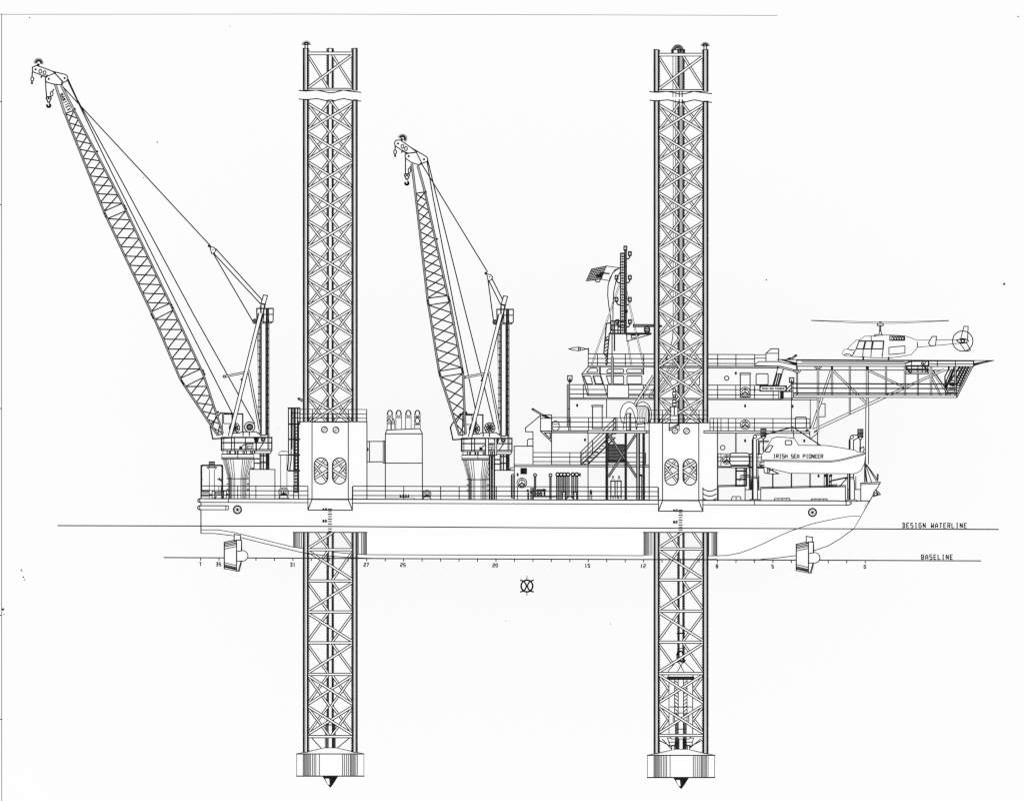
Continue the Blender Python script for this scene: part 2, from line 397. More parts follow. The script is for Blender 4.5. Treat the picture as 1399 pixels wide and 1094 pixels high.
def leg_extra(L, DN, DB):
    MB().tube((921.4, 76, 98), (921.4, 133, 98), 4.0, .8).build('riser_pipe', L); MB().tube((921.4, 136.5, 98), (921.4, 440, 98), 3.4, .7).build('riser_pipe', L)
    MB().ln3([(920, 440, 98), (919, 462, 98), (914, 482, 98), (906, 500, 98)], .9).build('hose', L)
    for a, b in ((122, 133), (136, 144)): MB().tube((930, a, 108), (930, b, 108), 4, 1.2).build('pipe_end', L)
    m = MB()
    for r, w in ((7, 1.3), (5.2, 1), (3.6, 1.3), (1.6, 1)): m.ln(arc(926, 69, r, r, 180, 360, 14)+[(926+r, 72)], 128, w)
    m.fill(box(917, 67.5, 920.5, 72.5), 126, 130); m.fill(box(932.5, 67.5, 936, 72.5), 126, 130); m.build('top_sheave', L)
    m = MB(); za = Z(880, 840, 9.12); zc = Z(880, 940, 7.545)
    m.prism(za("310,800 605,800 605,1480 560,1540 340,1540 310,1480"), 110, 128, .9)
    m.prism(za("300,695 395,585 410,580 500,580 615,695 605,775 310,775"), 112, 128, .9)
    m.ln(za("408,582 440,600 452,622 446,650 415,700"), 129, .9); m.ln(za("505,582 475,600 460,622 466,650 495,700"), 129, .9)
    m.fill(za("440,556 520,556 520,567 500,590 460,590 440,567"), 126, 130)
    m.ln(za("425,415 408,500 408,560"), 128, 1); m.ln(za(arc(450, 500, 42, 52, 180, 360, 12)), 128, 2); m.ln(za(arc(455, 490, 25, 40, 180, 360, 12)), 128, 1)
    m.fill(za("285,762 625,762 625,790 600,800 310,800 285,785"), 112, 131)
    m.ln(za("410,225 505,225"), 128, 2); m.ln(za("425,415 490,415"), 128, 1)
    for x in (380, 425, 490, 535): m.ln(za([(x, 800), (x, 1330)]), 129, .95)
    for i in range(11):
        y = 815+i*44; m.ln(za([(383, y), (425, y+34)]), 129, 1); m.ln(za([(535, y), (492, y+34)]), 129, 1)
    for y, a, b in ((190, 265, 495), (252, 330, 420), (418, 330, 435)): m.ln(zc([(a, y), (b, y)]), 129, 1)
    for x in (322, 332, 342, 352, 405, 414, 424, 434): m.ln(zc([(x, 330), (x, 625)]), 129, .95)
    for x in (300, 460): m.ln(zc([(x, 280), (x, 340)]), 129, 1)
    m.build('pump_tower', L)
    for side in (0, 1):
        m = MB()
        for q in (("240,510 270,590 315,590 325,510", "425,510 440,590 490,590 508,510"), ("285,585 310,585 310,640 285,640", "447,585 468,585 468,640 447,640")): m.prism(zc(q[side]), 114, 127, .9)
        m.ln(zc(("250,552 315,552", "440,552 500,552")[side]), 127.5, 1); m.ln(zc(("160,535 285,600", "595,535 468,600")[side]), 127.5, 1)
        m.build('pump_foot', L)
leg(479.2, 1.7, 1.9, (749.6, 792, 834.5, 876.8, 919.5, 961, 1004), 'tall lattice leg in front of the deckhouse with a riser pipe and pump tower inside', leg_extra)

# ================================================================== jack houses round the legs
def jackhouse(du, dv, label):
    J = thing('jack_house', label, 'jack house', 455+du, 681+dv, 118, 'jack houses round the legs')
    T = lambda pts: [(x+du, y+dv) for x, y in PT(pts)]
    holes = [T(rr(429.4, 625.3, 448, 661, 9.2, 6)), T(rr(454.2, 625.3, 472.9, 661, 9.2, 6))]
    m = MB(); x0, x1 = 408, 501.3
    m.prism(T(box(x0, 576, x1, 681.6)), 147, 151.4, LW, 0, holes)
    for a, b in ((x0, x0+3), (x1-3, x1)): m.prism(T(box(a, 576.3, b, 681.4)), 77, 146.8, None)
    m.prism(T(box(x0, 576.2, x1, 681.5)), 75, 78.5, LW)
    m.build('casing', J)
    m = MB(); m.prism(T("426.3,576.4 475.8,576.6 475.8,682.2 426.3,681.9"), 151.7, 155.2, 1.1, 0, holes)
    pn = m.build('front_panel', J)
    for h in holes:
        m = MB(); m.ln(h, 155.4, 1.2, True); m.build('oval_opening', pn)
    for cx, cy, sgn in ((443.2, 586.8, 1), (459, 587.2, -1)):
        m = MB(); c = T([(cx, cy)])[0]; m.disk(*c, 4.0, 155, 156.6)
        for o in (-.9, .9): m.ln([(c[0]-2.6+o, c[1]+2.8+o*.4), (c[0]+2.4+o, c[1]-2.8+o*.4)], 157, .6)
        m.build('round_vent', pn)
    m = MB(); p = T("426.3,682 475.8,682.3 481.4,696.8 420.7,696.4")
    m.face([W(p[0][0], p[0][1], 158.6), W(p[1][0], p[1][1], 158.6), W(p[2][0], p[2][1], 166), W(p[3][0], p[3][1], 166)], 0)
    for a, b in ((0, 3), (1, 2)): m.face([W(*p[a], 158.6), W(*p[b], 166), W(*p[b], 150), W(*p[a], 150)], 0)
    m.face([W(*p[3], 166), W(*p[2], 166), W(*p[2], 150), W(*p[3], 150)], 0)
    q = [(*p[0], 159), (*p[1], 159), (*p[2], 166.3), (*p[3], 166.3)]; m.ln3(q, LW, True)
    m.ln3([(*T([(420.7, 664.5)])[0], 154), (*p[3], 166)], 1.1); m.ln3([(*T([(481.5, 664.5)])[0], 154), (*p[2], 166)], 1.1)
    m.build('flared_skirt', J)
    return J
jackhouse(0, 0, 'white jack house with two oval openings beside the caged ladder and the exhaust house')
jackhouse(478.9, 1.5, 'white jack house with two oval openings between the braced platform frame and the raft canister')

# ================================================================== guard rails
def guard(label, pts, levels, posts, d, vb, w=1.0, group='guard rails round the decks', pw=1.0):
    """pts: (u0,u1); levels: heights at u0; vb: deck height at u0; everything follows the scan's slope"""
    u0, u1 = pts; k = 0.003
    G = thing('guard_rail', label, 'railing', (u0+u1)/2, vb, d, group)
    for v in levels: MB().bar((u0, v, d), (u1, v+(u1-u0)*k, d), w).build('rail', G)
    for u in posts:
        e = (u-u0)*k; MB().bar((u, levels[0]+e, d), (u, vb+e, d), pw).build('post', G)
    return G
guard('three-bar deck railing at the stern, running past the left crane pedestal to the jack house', (275, 420.6), (663.5, 669.9, 676.2), (275, 302.5, 324.7, 349.6, 401.2, 420.6), 156, 681)
guard('three-bar deck railing between the two jack houses, below the exhaust house and right crane', (482, 899), (663.9, 670.1, 676.6), (482, 551.6, 602, 627.3, 707, 803.6, 899), 156, 681.7)
guard('railing on top of the stern jack house beside the leg', (410, 501.2), (559, 565.2, 571), (410, 427, 476, 501), 149.5, 576, .7)
guard('railing on top of the forward jack house beside the leg', (886, 967.5), (560.3, 566.3, 572.5), (886, 905, 955, 967), 149.5, 577.5, .7)

# ================================================================== cranes
zp = Z(260, 580, 9.94); zq = Z(230, 430, 5.757); zm = Z(280, 320, 7.817)
def fan_lamp(m, cx, cy, d, a0=180, a1=360, r=4.6):
    m.fill(arc(cx, cy, r, r, a0, a1, 12)+arc(cx, cy, r*.45, r*.45, a1, a0, 8), d-2, d+2)
    for k in range(13):
        a = math.radians(a0+(a1-a0)*k/12); m.ln([(cx+2*math.cos(a), cy+2*math.sin(a)), (cx+r*1.4*math.cos(a), cy+r*1.4*math.sin(a))], d, .7)
def crane(du, dv, label, boom):
    K = thing('deck_crane', label, 'crane', 324.6+du, 681+dv, 85, 'lattice boom cranes on the deck')
    DC = 85
    T = lambda pts: [(x+du, y+dv) for x, y in pts]
    Q = lambda u, v, d: (u+du, v+dv, d)
    # pedestal
    m = MB(); rat = (-1, -.93, -.86, -.78, -.68, -.5, -.32, .35, .5, .65, .78, .88, 1)
    m.lathe(324.7+du, DC, [(19.9, 626.8+dv), (12.4, 653.8+dv), (12.4, deck(324.7+du))], 48, lines=rat, rings=(1,), lw=.7)
    for y in (660, 730, 805, 880):
        for a, b in ((495, 520), (770, 797)):
            m.ln(T(zp([(a, y), (b, y)])), DC+1, 1.3)
    pd = m.build('pedestal', K)
    m = MB(); m.lathe(324.9+du, DC, [(.5, 620.2+dv), (21.6, 620.2+dv), (21.6, 625+dv), (21.6, 626.8+dv), (.5, 626.8+dv)], 48, lines=(0, -1, 1), rings=(1, 2, 3)); m.build('flange', pd)
    m = MB(); m.lathe(324.9+du, DC, [(20, 614.8+dv), (20, 620.2+dv)], 32, rings=(), lines=(-1,-.72, -.5, -.2, .02, .36, .58, .85, 1), lw=1.2)
    for x in (500, 530, 615, 640, 735, 760, 835, 870): m.fill(T(zp(box(x-7, 360, x+7, 396))), DC+17 if 560<x<780 else DC+10, DC+20.5)
    m.build('slewing_ring', K)
    # platform and its railing
    m = MB(); m.prism(T(zp("425,335 1108,335 1108,352 425,352")), DC-30, DC+24, 1.0)
    m.prism(T(zp("880,354 1105,354 1088,390 875,390")), DC-28, DC+22, 1.0); pf = m.build('platform', K)
    m = MB(); d = DC+24
    m.ln(T(zp("425,174 1110,174")), d, 2.0); m.ln(T(zp("425,245 1110,245")), d, 1.5)
    for x, w in ((425, 2.2), (455, .9), (560, 1.2), (600, 1.2), (748, 1.2), (895, 2), (1107, 1.5)): m.ln(T(zp([(x, 172), (x, 350)])), d, w)
    for x in (425, 1107): m.ln3([Q(*zp(x, 174), d), Q(*zp(x, 174), DC-30)], 1.6)
    m.ln(T(zp("425,174 1110,174")), DC-30, 1.6)
    m.build('platform_rail', pf)
    m = MB(); m.fill(T(zp("858,178 938,178 920,235 875,240")), d-6, d-1); m.fill(T(zp(box(665, 292, 708, 332))), d-5, d-1); m.ln(T(zp("705,288 730,272 770,265")), d-2, 1.2)
    m.prism(T(zp(box(768, 262, 850, 335))), d-10, d-2, 1.0); m.ln(T(zp(box(782, 290, 832, 322))), d-1.4, .8, True); m.build('control_box', pf)
    # machinery deck, winches
    m = MB(); m.prism(T(zq("500,945 510,930 560,930 575,920 690,920 725,945 730,962 500,962")), DC-18, DC+8, 1.1)
    m.ln(T(zq("588,922 588,950")), DC+8.5, 1.4); m.ln(T(zq("637,922 637,950")), DC+8.5, 1.4); m.build('machinery_bed', K)
    for n_, (x, y) in enumerate(((520, 890), (640, 882))):
        m = MB(); c = T([zq(x, y)])[0]
        m.disk(*c, 7.0, DC-16, DC+6)
        if du == 0 and n_ == 1:
            for r in (4.2, 2.8, 1.2): m.ln(ell(*c, r), DC+6.5, 1.1, True)
        else:
            m.ln(ell(*c, 4.4), DC+6.5, 1.3, True); m.fill(ell(*c, 3.2), DC+6, DC+7)
            for k in range(8):
                a = k*math.pi/4+.3; m.ln([(c[0]+2*math.cos(a), c[1]+2*math.sin(a)), (c[0]+7*math.cos(a), c[1]+7*math.sin(a))], DC+6.6, 1.2)
        m.build('winch_drum', K)
    # cab
    m = MB(); m.prism(T(zq("330,880 345,850 410,772 585,780 585,960 350,975")), DC-26, DC-6, 1.9); cb = m.build('cab', K)
    m = MB(); m.prism(T(zq(rr(434, 782, 500, 855, 6))), DC-6.2, DC-5, 1.0); m.build('window', cb)
    m = MB(); m.ln(T(zq("425,776 425,950")), DC-5, 1.0); m.build('door_seam', cb)
    # mast
    m = MB(); m.prism(T(zq(rr(731, 66, 767, 946, 8))), DC+2, DC+8, 1.2); m.build('mast', K)
    m = MB(); m.tube(Q(*zq(704, 60), DC+1), Q(*zq(718, 930), DC+1), 1.6, .6); m.tube(Q(*zq(722, 60), DC+1), Q(*zq(725, 930), DC+1), 1.4, .6, .4)
    for i in range(17): y = 100+i*52; m.ln(T(zq([(705, y), (730, y)])), DC+2.5, 1.1)
    m.build('mast_rail', K)
    m = MB(); m.ln(T(zq("770,60 770,945")), DC+1, 1.2); m.ln(T(zq("778,60 778,945")), DC+1, .8); m.tube(Q(*zq(787, 40), DC+1), Q(*zq(787, 1060), DC+1), 1.5, .9)
    for i in range(17): y = 110+i*52; m.ln(T(zq([(768, y), (788, y)])), DC+2, 1.8)
    m.build('mast_ladder', K)
    m = MB(); d = DC+12
    m.ln(T(zm("552,793 730,793")), d, 1.6); m.ln(T(zm("555,856 728,856")), d, 1.2); m.ln(T(zm("560,935 712,935")), d, 1.0); m.ln(T(zm("560,950 705,950 728,930 730,793")), d, 1.2)
    m.ln(T(zm("553,793 556,900 562,940")), d, 1.4)
    for x in (628, 655, 662, 672, 680): m.ln(T(zm([(x, 793), (x, 950)])), d, .9)
    m.prism(T(zm("560,936 710,936 705,950 560,950")), DC-12, d, .8); m.build('mast_platform', K)
    m = MB(); m.prism(T(zm("598,745 625,650 668,656 642,752")), DC+2, DC+8, 1.2); m.fill(T(zm("588,732 652,742 648,760 592,750")), DC+3, DC+10)
    m.tube(Q(*zm(597, 755), DC+6), Q(*zm(598, 930), DC+6), .8, 1.0); m.tube(Q(*zm(640, 755), DC+6), Q(*zm(606, 930), DC+6), .8, 1.0)
    m.disk(*T([zm(535, 930)])[0], 3.0, DC+6, DC+11, 0, 1.2); m.ln(ell(*T([zm(535, 930)])[0], 1.3), DC+11.4, 1.4, True); m.build('mast_head', K)
    m = MB(); m.tube(Q(356.2, 428, DC+12), Q(314.2, 596, DC+12), 4.8, 1.1); m.build('stay_leg', K)
    m = MB(); m.tube(Q(306.6, 514.2, DC+6), Q(334, 509, DC+6), 2.2, .9); m.disk(*T([(306.4, 514.3)])[0], 1.5, DC+5, DC+8); m.build('rope_guide', K)
    m = MB(); m.tube(Q(339.8, 506.4, DC+5), Q(355, 586, DC+5), 2.5, 1.0); m.fill(ell(*T([(330.4, 518.6)])[0], 1.8), DC+6, DC+12); m.build('stay_brace', K)
    m = MB(); c = T([zp(990, 200)])[0]; m.disk(*c, 2.6, DC+18, DC+23); m.ln(ell(*c, 1.2), DC+23.4, .9, True); m.ln(T(zp("1000,240 935,332")), DC+22, 1.2); m.build('mast_foot', K)
    # small tower below the platform
    m = MB(); d = DC+12
    for x, w in ((948, 1.1), (962, .9), (992, 1.8), (1030, .9), (1038, .8), (1048, 1), (1060, 1), (1068, .9)): m.bar(Q(*zp(x, 392), d), Q(*zp(x, 603), d), w)
    m.prism(T(zp(box(945, 392, 1070, 604))), d-16, d-1, .8)
    for y in (420, 512): m.ln(T(zp([(945, y), (1068, y)])), d+.6, 1.7)
    m.ln(T(zp("866,462 945,462")), d, 1.6); m.ln(T(zp("866,522 945,522")), d, 1.4); m.ln(T(zp("866,462 866,600")), d, 1.2); m.build('access_tower', K)
    # boom (two identical faces, near and far)
    DN, DF = DC+18, DC-8
    bm = MB()
    for k in ('jib', 'link', 'plate'):
        for d in (DN, DF): bm.prism(boom[k], d-3-(k == 'jib')-2*(k == 'link'), d+(k == 'plate')*2+(k == 'jib'), 1.2)
    for c in boom['dots'][:3]: bm.bar((*c, DF), (*c, DN), 1.6)
    bo = bm.build('boom_head', K)
    m = MB()
    for c in boom['dots']: MB().fill(ell(*c, 1.5), DF-4, DN+3).build('sheave_pin', bo)
    for c in boom['eyes']: MB().ln(ell(*c, 1.9, 2.6), DN+2, 1.1, True).build('lightening_hole', bo)
    MB().ln(boom['clip'], DN+2, 1.6).build('rope_clip', bo)
    m = MB(); fan_lamp(m, *boom['fan'][0], DC+6, *boom['fan'][1:3]); m.fill(boom['fan'][3], DC+3, DC+8); m.build('warning_lamp', bo)
    for j, (l0, l1, u0, u1, n, ww) in enumerate(boom['sections']):
        m = MB()
        for d in (DN-1, DF+1):
            for a, b in ((l0, l1), (u0, u1)): m.tube((*a, d), (*b, d), ww, .85, .5)
            for i in range(n):
                la, lb = lerp(l0, l1, i/n), lerp(l0, l1, (i+1)/n); ua, ub = lerp(u0, u1, i/n), lerp(u0, u1, (i+1)/n)
                m.bar((*la, d), (*ub, d), 1.4); m.bar((*ua, d+.2), (*lb, d+.2), 1.4)
            if n or j == 0:
                m.bar((*l1, d), (*u1, d), 1.3)
                if n: m.bar((*l0, d), (*u0, d), 1.3)
        for i in range(n+1):
            for a, b in ((l0, l1), (u0, u1)):
                p = lerp(a, b, i/max(n, 1)); m.bar((*p, DN-2), (*p, DF+2), .9)
        m.build('boom_section', K)
    for c in boom['splices']:
        m = MB(); (x, y), (dx, dy) = c
        for o in (-1, 1): m.fill(ell(x+dx*o*2.2, y+dy*o*2.2, 1.5, n=10), DF, DN+3)
        m.ln([(x-dx*4, y-dy*4), (x+dx*4, y+dy*4)], DN+1.5, 1.8); m.build('boom_splice', K)
    for c in boom['knobs']: MB().fill(ell(*c, 1.6, n=12), DN-3, DN+3).build('rope_roller', K)
    if boom.get('text'):
        m = MB(); m.text('MANITEX', *boom['text'], 4.7, DN+3.5, 3.75, .85, math.radians(63.5), .42); m.build('boom_lettering', K)
    for p in boom['pendants']:
        m = MB(); m.ln3([(x, y, DC+5) for x, y in p], 1.25); m.build('pendant_rope', K)
    for p in boom['hoist']:
        m = MB(); m.ln3([(x, y, DC+4) for x, y in p], 1.25); m.build('hoist_rope', K)
    c = boom['block']; m = MB(); m.prism([(c[0]-4, c[1]-4), (c[0]+1, c[1]-3.5), (c[0]+4, c[1]), (c[0]+2, c[1]+4), (c[0]-2, c[1]+5)], DC+2, DC+8, 1.1); m.fill(ell(c[0]-5.3, c[1]-5.4, 1.9), DC+3, DC+7); m.fill(ell(*c, .9), DC+8, DC+9); m.build('pendant_block', K)
    # hooks
    a, b, ring, tip = boom['aux']; m = MB(); m.ln([a, b], DC+6, 1.4).build('fall_rope', K); h1 = MB().ln(ell(*ring, 2.0, 2.6), DC+6, 1.1, True).build('auxiliary_hook', K)
    m = MB(); m.fill([(tip[0]-.8, tip[1]-2.5), (tip[0]+.8, tip[1]-2.5), (tip[0]+1.8, tip[1]+1.5), (tip[0]-1.8, tip[1]+1.5)], DC+4, DC+8); m.build('hook', h1)
    ropes, chain, bk, hk = boom['main']; m = MB()
    for r in ropes: MB().ln(r, DC+6, 1.3).build('fall_rope', K)
    MB().ln(ell(*chain, 1.7, 3.2), DC+6, 1.1, True).build('chain_link', K)
    m.prism([(bk[0]-3.3, bk[1]-1.2), (bk[0]-2.4, bk[1]-3), (bk[0]+2.4, bk[1]-3), (bk[0]+3.3, bk[1]-1.2), (bk[0]+.9, bk[1]+4.5), (bk[0]-.9, bk[1]+4.5)], DC+3, DC+8, 1.8); m.fill(ell(bk[0], bk[1]-.8, 1.5), DC+8, DC+9.3)
    h2 = m.build('hook_block', K)
    m = MB(); m.ln(arc(*hk, 2.7, 2.7, -70, 215, 16), DC+6, 1.5); m.ln(arc(*hk, 1.3, 1.3, -60, 200, 10), DC+6, .9); m.build('hook', h2)
    return K
zh = Z(30, 70, 10.94)
left_boom = dict(
 jib=zh("158,245 218,216 440,296 500,332 400,376 355,385 165,312 155,272"), link=zh("430,298 650,352 678,376 686,410 668,448 622,470 500,340"),
 plate=zh("352,398 385,376 490,332 600,452 590,508 470,495 365,465 350,430"),
 dots=[zh(203, 275), zh(400, 418), zh(638, 405), zh(600, 488)], eyes=[zh(275, 303), zh(338, 325)], clip=zh("285,400 300,370 360,385 380,360"),
 fan=(zh(250, 178), 175, 375, zh("215,222 235,185 268,195 255,232")),
 sections=[((75.5, 115.5), (88.8, 155.7), (84, 117.5), (101.2, 151), 0, 2.6), ((88.8, 155.7), (142, 289), (101.2, 151), (167.5, 278), 11, 2.2),
           ((142, 289), (146.6, 299), (167.5, 278), (172.3, 288), 0, 2.2), ((146.6, 299), (206.5, 426), (172.3, 288), (232.5, 414.5), 10, 2.2),
           ((206.5, 426), (211.5, 436.5), (232.5, 414.5), (237, 423.5), 0, 2.2), ((211.5, 436.5), (246, 517), (237, 423.5), (274.5, 504), 6, 2.2),
           ((246, 517), (253, 528), (274.5, 504), (279, 515), 0, 2.2), ((253, 528), (297.5, 594.5), (279, 515), (304.5, 592), 6, 2.2)],
 splices=[((143.5, 294), (.42, .9)), ((171.2, 283.5), (.42, .9)), ((208, 432), (.43, .9)), ((235.2, 418.5), (.43, .9)), ((249.5, 522), (.5, .85)), ((278.3, 508.5), (.4, .9))],
 knobs=[(102.2, 149.4), (132.7, 207.2), (297.9, 562.8)], text=(81.6, 129.8),
 pendants=[[(85.5, 118.5), (288, 336.5)], [(294.7, 339.8), (358.3, 410.2)], [(291.5, 345.6), (355.5, 414.7)], [(290.9, 345.6), (346.5, 440.9)]],
 hoist=[[(92.5, 110.5), (154.6, 240), (249, 430), (317, 564), (320, 578)], [(93.2, 109), (105.5, 136), (162.3, 240), (264.7, 430), (348, 578.5)]],
 block=(291, 341.5), aux=(zh(157, 312), zh(150, 392), zh(155, 420), zh(150, 478)),
 main=([zh("352,430 358,560 370,690"), zh("475,570 462,600"), zh("430,680 412,700")], zh(445, 640), zh(400, 718), zh(400, 815)))
zr = Z(530, 170, 10.94)
right_boom = dict(
 jib=zr("105,262 130,238 185,236 360,360 430,415 320,432 265,430 110,322 100,290"), link=zr("350,352 575,485 595,515 590,555 500,590 425,425"),
 plate=zr("262,447 325,432 425,420 505,580 465,610 350,570 265,510 255,475"),
 dots=[zr(152, 288), zr(310, 478), zr(540, 525), zr(490, 590)], eyes=[zr(217, 330), zr(270, 365)], clip=zr("205,425 215,390 260,420 290,430"),
 fan=(zr(218, 215), 200, 400, zr("180,240 205,205 230,220 215,258")),
 sections=[((562.6, 224), (567.6, 264.5), (570.8, 226.8), (580.7, 262.4), 0, 2.4), ((567.6, 264.5), (584, 407.5), (580.7, 262.4), (612, 404), 11, 2.2),
           ((584, 407.5), (585.5, 417), (612, 404), (614.5, 412.5), 0, 2.2), ((585.5, 417), (599.8, 507), (614.5, 412.5), (631, 502), 6, 2.2),
           ((599.8, 507), (602, 515), (631, 502), (632.6, 510), 0, 2.2), ((602, 515), (627.5, 594.5), (632.6, 510), (636, 593), 5, 2.2)],
 splices=[((584.3, 413), (.2, .95)), ((613.6, 408.6), (.22, .95)), ((600.4, 511), (.25, .95)), ((632, 506), (.18, .95))],
 knobs=[(581.6, 262.5), (596.8, 326.6), (637, 563.5)],
 pendants=[[(576.3, 224.5), (666, 371.5)], [(672, 380.3), (686.4, 408.9)], [(667.4, 382.6), (684.1, 416.4)], [(666.7, 382.6), (674.6, 441.5)]],
 hoist=[[(583.3, 219.8), (591.7, 270), (620.6, 420), (649.3, 557.5), (651, 580)], [(584, 217.5), (596.7, 270), (634.3, 420), (659.5, 519), (676, 586)]],
 block=(669, 378.7), aux=(zr(108, 322), zr(108, 392), zr(108, 415), zr(108, 470)),
 main=([zr("262,470 262,745"), zr("340,630 330,650"), zr("312,730 300,755")], zr(322, 690), zr(285, 775), zr(283, 880)))
k1 = crane(0, 0, 'larger deck crane at the stern with the long lettered boom leaning far left', left_boom)
k2 = crane(328, 1.2, 'smaller deck crane amidships with a short steep boom between the two legs', right_boom)
zk = Z(610, 570, 9.118)
m = MB(); m.tube((671, 599.5, 112), (671, 621, 112), 0.1, .1) if False else None
for a, b in ((488, 524), (602, 626)): m.prism(zk(box(a, 262, b, 472)), 110, 113, 1.1)
m.prism(zk(box(532, 482, 600, 1026)), 98, 112, 1.0); m.hatch([zk(x, 0)[0] for x in (540, 556, 562, 575, 592)], zk(0, 482)[1], zk(0, 1026)[1], 112.5, 1.0)
m.fill(zk(box(552, 482, 572, 650)), 112, 113); m.ln(zk("620,870 620,1026"), 112, 1.2)
m.build('cable_trunk', k2)

# equipment houses under the cranes
for du, dv, lab in ((0, 0, 'plain white equipment box behind the stern crane pedestal'), (328, 1.2, 'plain white equipment box behind the midship crane pedestal')):
    m = MB(); T = lambda pts: [(x+du, y+dv) for x, y in pts]
    m.prism(T([(340.5, 641), (375.6, 641.2), (375.6, 681.4), (340.5, 681.3)]), 40, 76, 1.1)
    m.prism(T(zp("800,600 812,580 835,582 860,603") if du == 0 else [(368.5, 641), (370, 637.8), (374.5, 637), (374.5, 641)]), 50, 75, 1.0)
    tag(m.build('equipment_box'), lab, 'deck box', 'equipment boxes behind the cranes')

# ================================================================== stern deck gear
G = thing('gantry_frame', 'thick-lined square goalpost frame standing at the far stern', 'frame', 289, 681, 140)
for a in (150, 435):
    m = MB(); m.tube((*zp(a, 550), 138), (*zp(a, 1000 if a < 200 else 1000), 138), 1.0, 1.1); m.build('post', G)
m = MB(); m.tube((*zp(150, 552), 138), (*zp(435, 552), 138), .8, 1.1); m.ln(zp("150,575 172,555"), 138, 1); m.ln(zp("435,575 413,555"), 138, 1)
m.ln(zp("150,742 168,742"), 139, 1); m.ln(zp("372,742 435,742"), 139, 1.4); m.ln(zp("395,720 395,745 432,775"), 139, 1.2); m.build('crossbeam', G)
V = thing('vent_pipe', 'slim capped vent pipe with a flared collar inside the stern goalpost frame', 'vent', 289.5, 681, 130)
m = MB(); m.lathe(*zp(293, 0)[:1], 130, [(3.1, zp(0, 532)[1]), (3.1, 681)], 20, lines=(-1, 1), rings=(0,), lw=1.1); m.build('pipe', V)
m = MB(); m.lathe(zp(293, 0)[0], 130, [(.3, zp(0, 505)[1]), (3.4, zp(0, 505)[1]), (3.4, zp(0, 530)[1])], 20, lines=(-1, 1), rings=(1, 2)); m.ln(zp("262,512 325,512"), 133.6, 1); m.build('cap', V)
m = MB(); m.lathe(zp(293, 0)[0], 130, [(6, zp(0, 580)[1]), (3.2, zp(0, 610)[1])], 20, lines=(-1, 1), rings=(0,), rw=1.6); m.build('collar', V)
N = thing('mooring_winch', 'low dark mooring winch with striped drum on the stern deck edge', 'winch', 296, 681, 145)
m = MB(); m.prism(zp(box(150, 905, 258, 1000)), 138, 148, .6)
for y in (890, 910, 931, 952, 972): m.ln(zp([(150, y), (258, y)]), 148.5, .9)
m.build('rope_drum', N)
m = MB(); m.prism(zp(box(338, 912, 440, 1000)), 138, 147, .9); m.prism(zp(arc(392, 1000, 45, 50, 180, 360, 12)), 147, 149, .7); m.ln(zp("340,938 438,938"), 148, .8); m.ln(zp("340,925 438,925"), 148, .6); m.build('motor', N)
for a, b in ((298, 330), (452, 490)):
    m = MB(); m.prism(zp(box(a, 902, b, 1000)), 140, 147, .9); m.fill(zp(box(258, 940, 300, 968) if a < 300 else box(488, 935, 518, 965)), 141, 146); m.build('side_frame', N)
MB().ln(zp("388,830 388,905"), 146, .7).build('hand_lever', N)

# mushroom vent, cable reel and caged ladder by the stern jack house
zj = Z(380, 540, 6.836)
V = thing('mushroom_vent', 'tall white vent pipe with a domed cap left of the stern jack house', 'vent', 387.8, 681, 120)
m = MB(); m.lathe(387.8, 120, [(3.9, 621.5), (3.9, 681.3)], 20, lines=(-1, 1), lw=1.1); m.build('pipe', V)
m = MB(); m.lathe(387.7, 120, [(.5, 616.3), (3.5, 616.6), (5.6, 618), (6.8, 620), (6.6, 621.4), (.5, 621.5)], 24, lines=(-1, 1), rings=(4, 1), rw=1.0); m.build('cap', V)
def reel(cx, cy, r, d, label):
    R = thing('cable_reel', label, 'reel', cx, cy+r+1, d, 'round cable reels on the deck edge')
    m = MB(); m.prism(ell(cx, cy, r), d-8, d+2, .9)
    for k in (.74, .45): m.ln(ell(cx, cy, r*k), d+2.4, .75, True)
    m.fill(ell(cx, cy, r*.2), d+2, d+3); m.build('drum', R)
    m = MB(); m.prism([(cx-r, cy+r*1.25), (cx-r*.7, cy+r*.6), (cx+r*.7, cy+r*.6), (cx+r, cy+r*1.25)], d+2.6, d+4, 1.2); m.ln(arc(cx, cy+r*.75, r*.6, r*.5, 190, 350, 8), d+4.5, 1.6); m.build('stand', R)
reel(387.5, 672.4, 6.6, 146, 'round cable reel at the foot of the domed vent pipe')
reel(583.2, 675, 5.6, 146, 'round cable reel beside the foot of the exhaust house')
L = thing('caged_ladder', 'dark vertical ladder with a hooped safety cage on the stern jack house', 'ladder', 404, 675, 150)
m = MB()
for x, w in ((150, 2.4), (160, 1.2), (182, 1.6)): m.bar((*zj(x, 120), 150), (*zj(x, 700), 150), w)
m.bar((*zj(148, 700), 150), (*zj(150, 910), 150), 1.3); m.bar((*zj(166, 700), 150), (*zj(166, 910), 150), .8); m.bar((*zj(182, 700), 150), (*zj(180, 910), 150), 1.3)
m.build('stile', L)
m = MB()
for i in range(22): y = 270+i*30; MB().bar((*zj(148, y), 150), (*zj(184, y), 150), 1.4).build('rung', L)
for y in (120, 268, 410, 555, 703):
    m = MB(); m.tube((*zj(92, y), 156), (*zj(206, y), 156), .9, .9); m.build('cage_hoop', L)
m = MB()
for a in ("97,118 97,600 88,700", "122,118 122,600 108,700", "132,118 130,500"): m.ln(zj(a), 157, 1.2)
m.ln(zj("203,118 203,270"), 157, 1.2); m.ln(zj("92,118 205,118"), 157, 1.5); m.ln(zj("122,165 200,165"), 156, .9); m.ln(zj("122,210 200,210"), 156, .9); m.build('cage_bar', L)
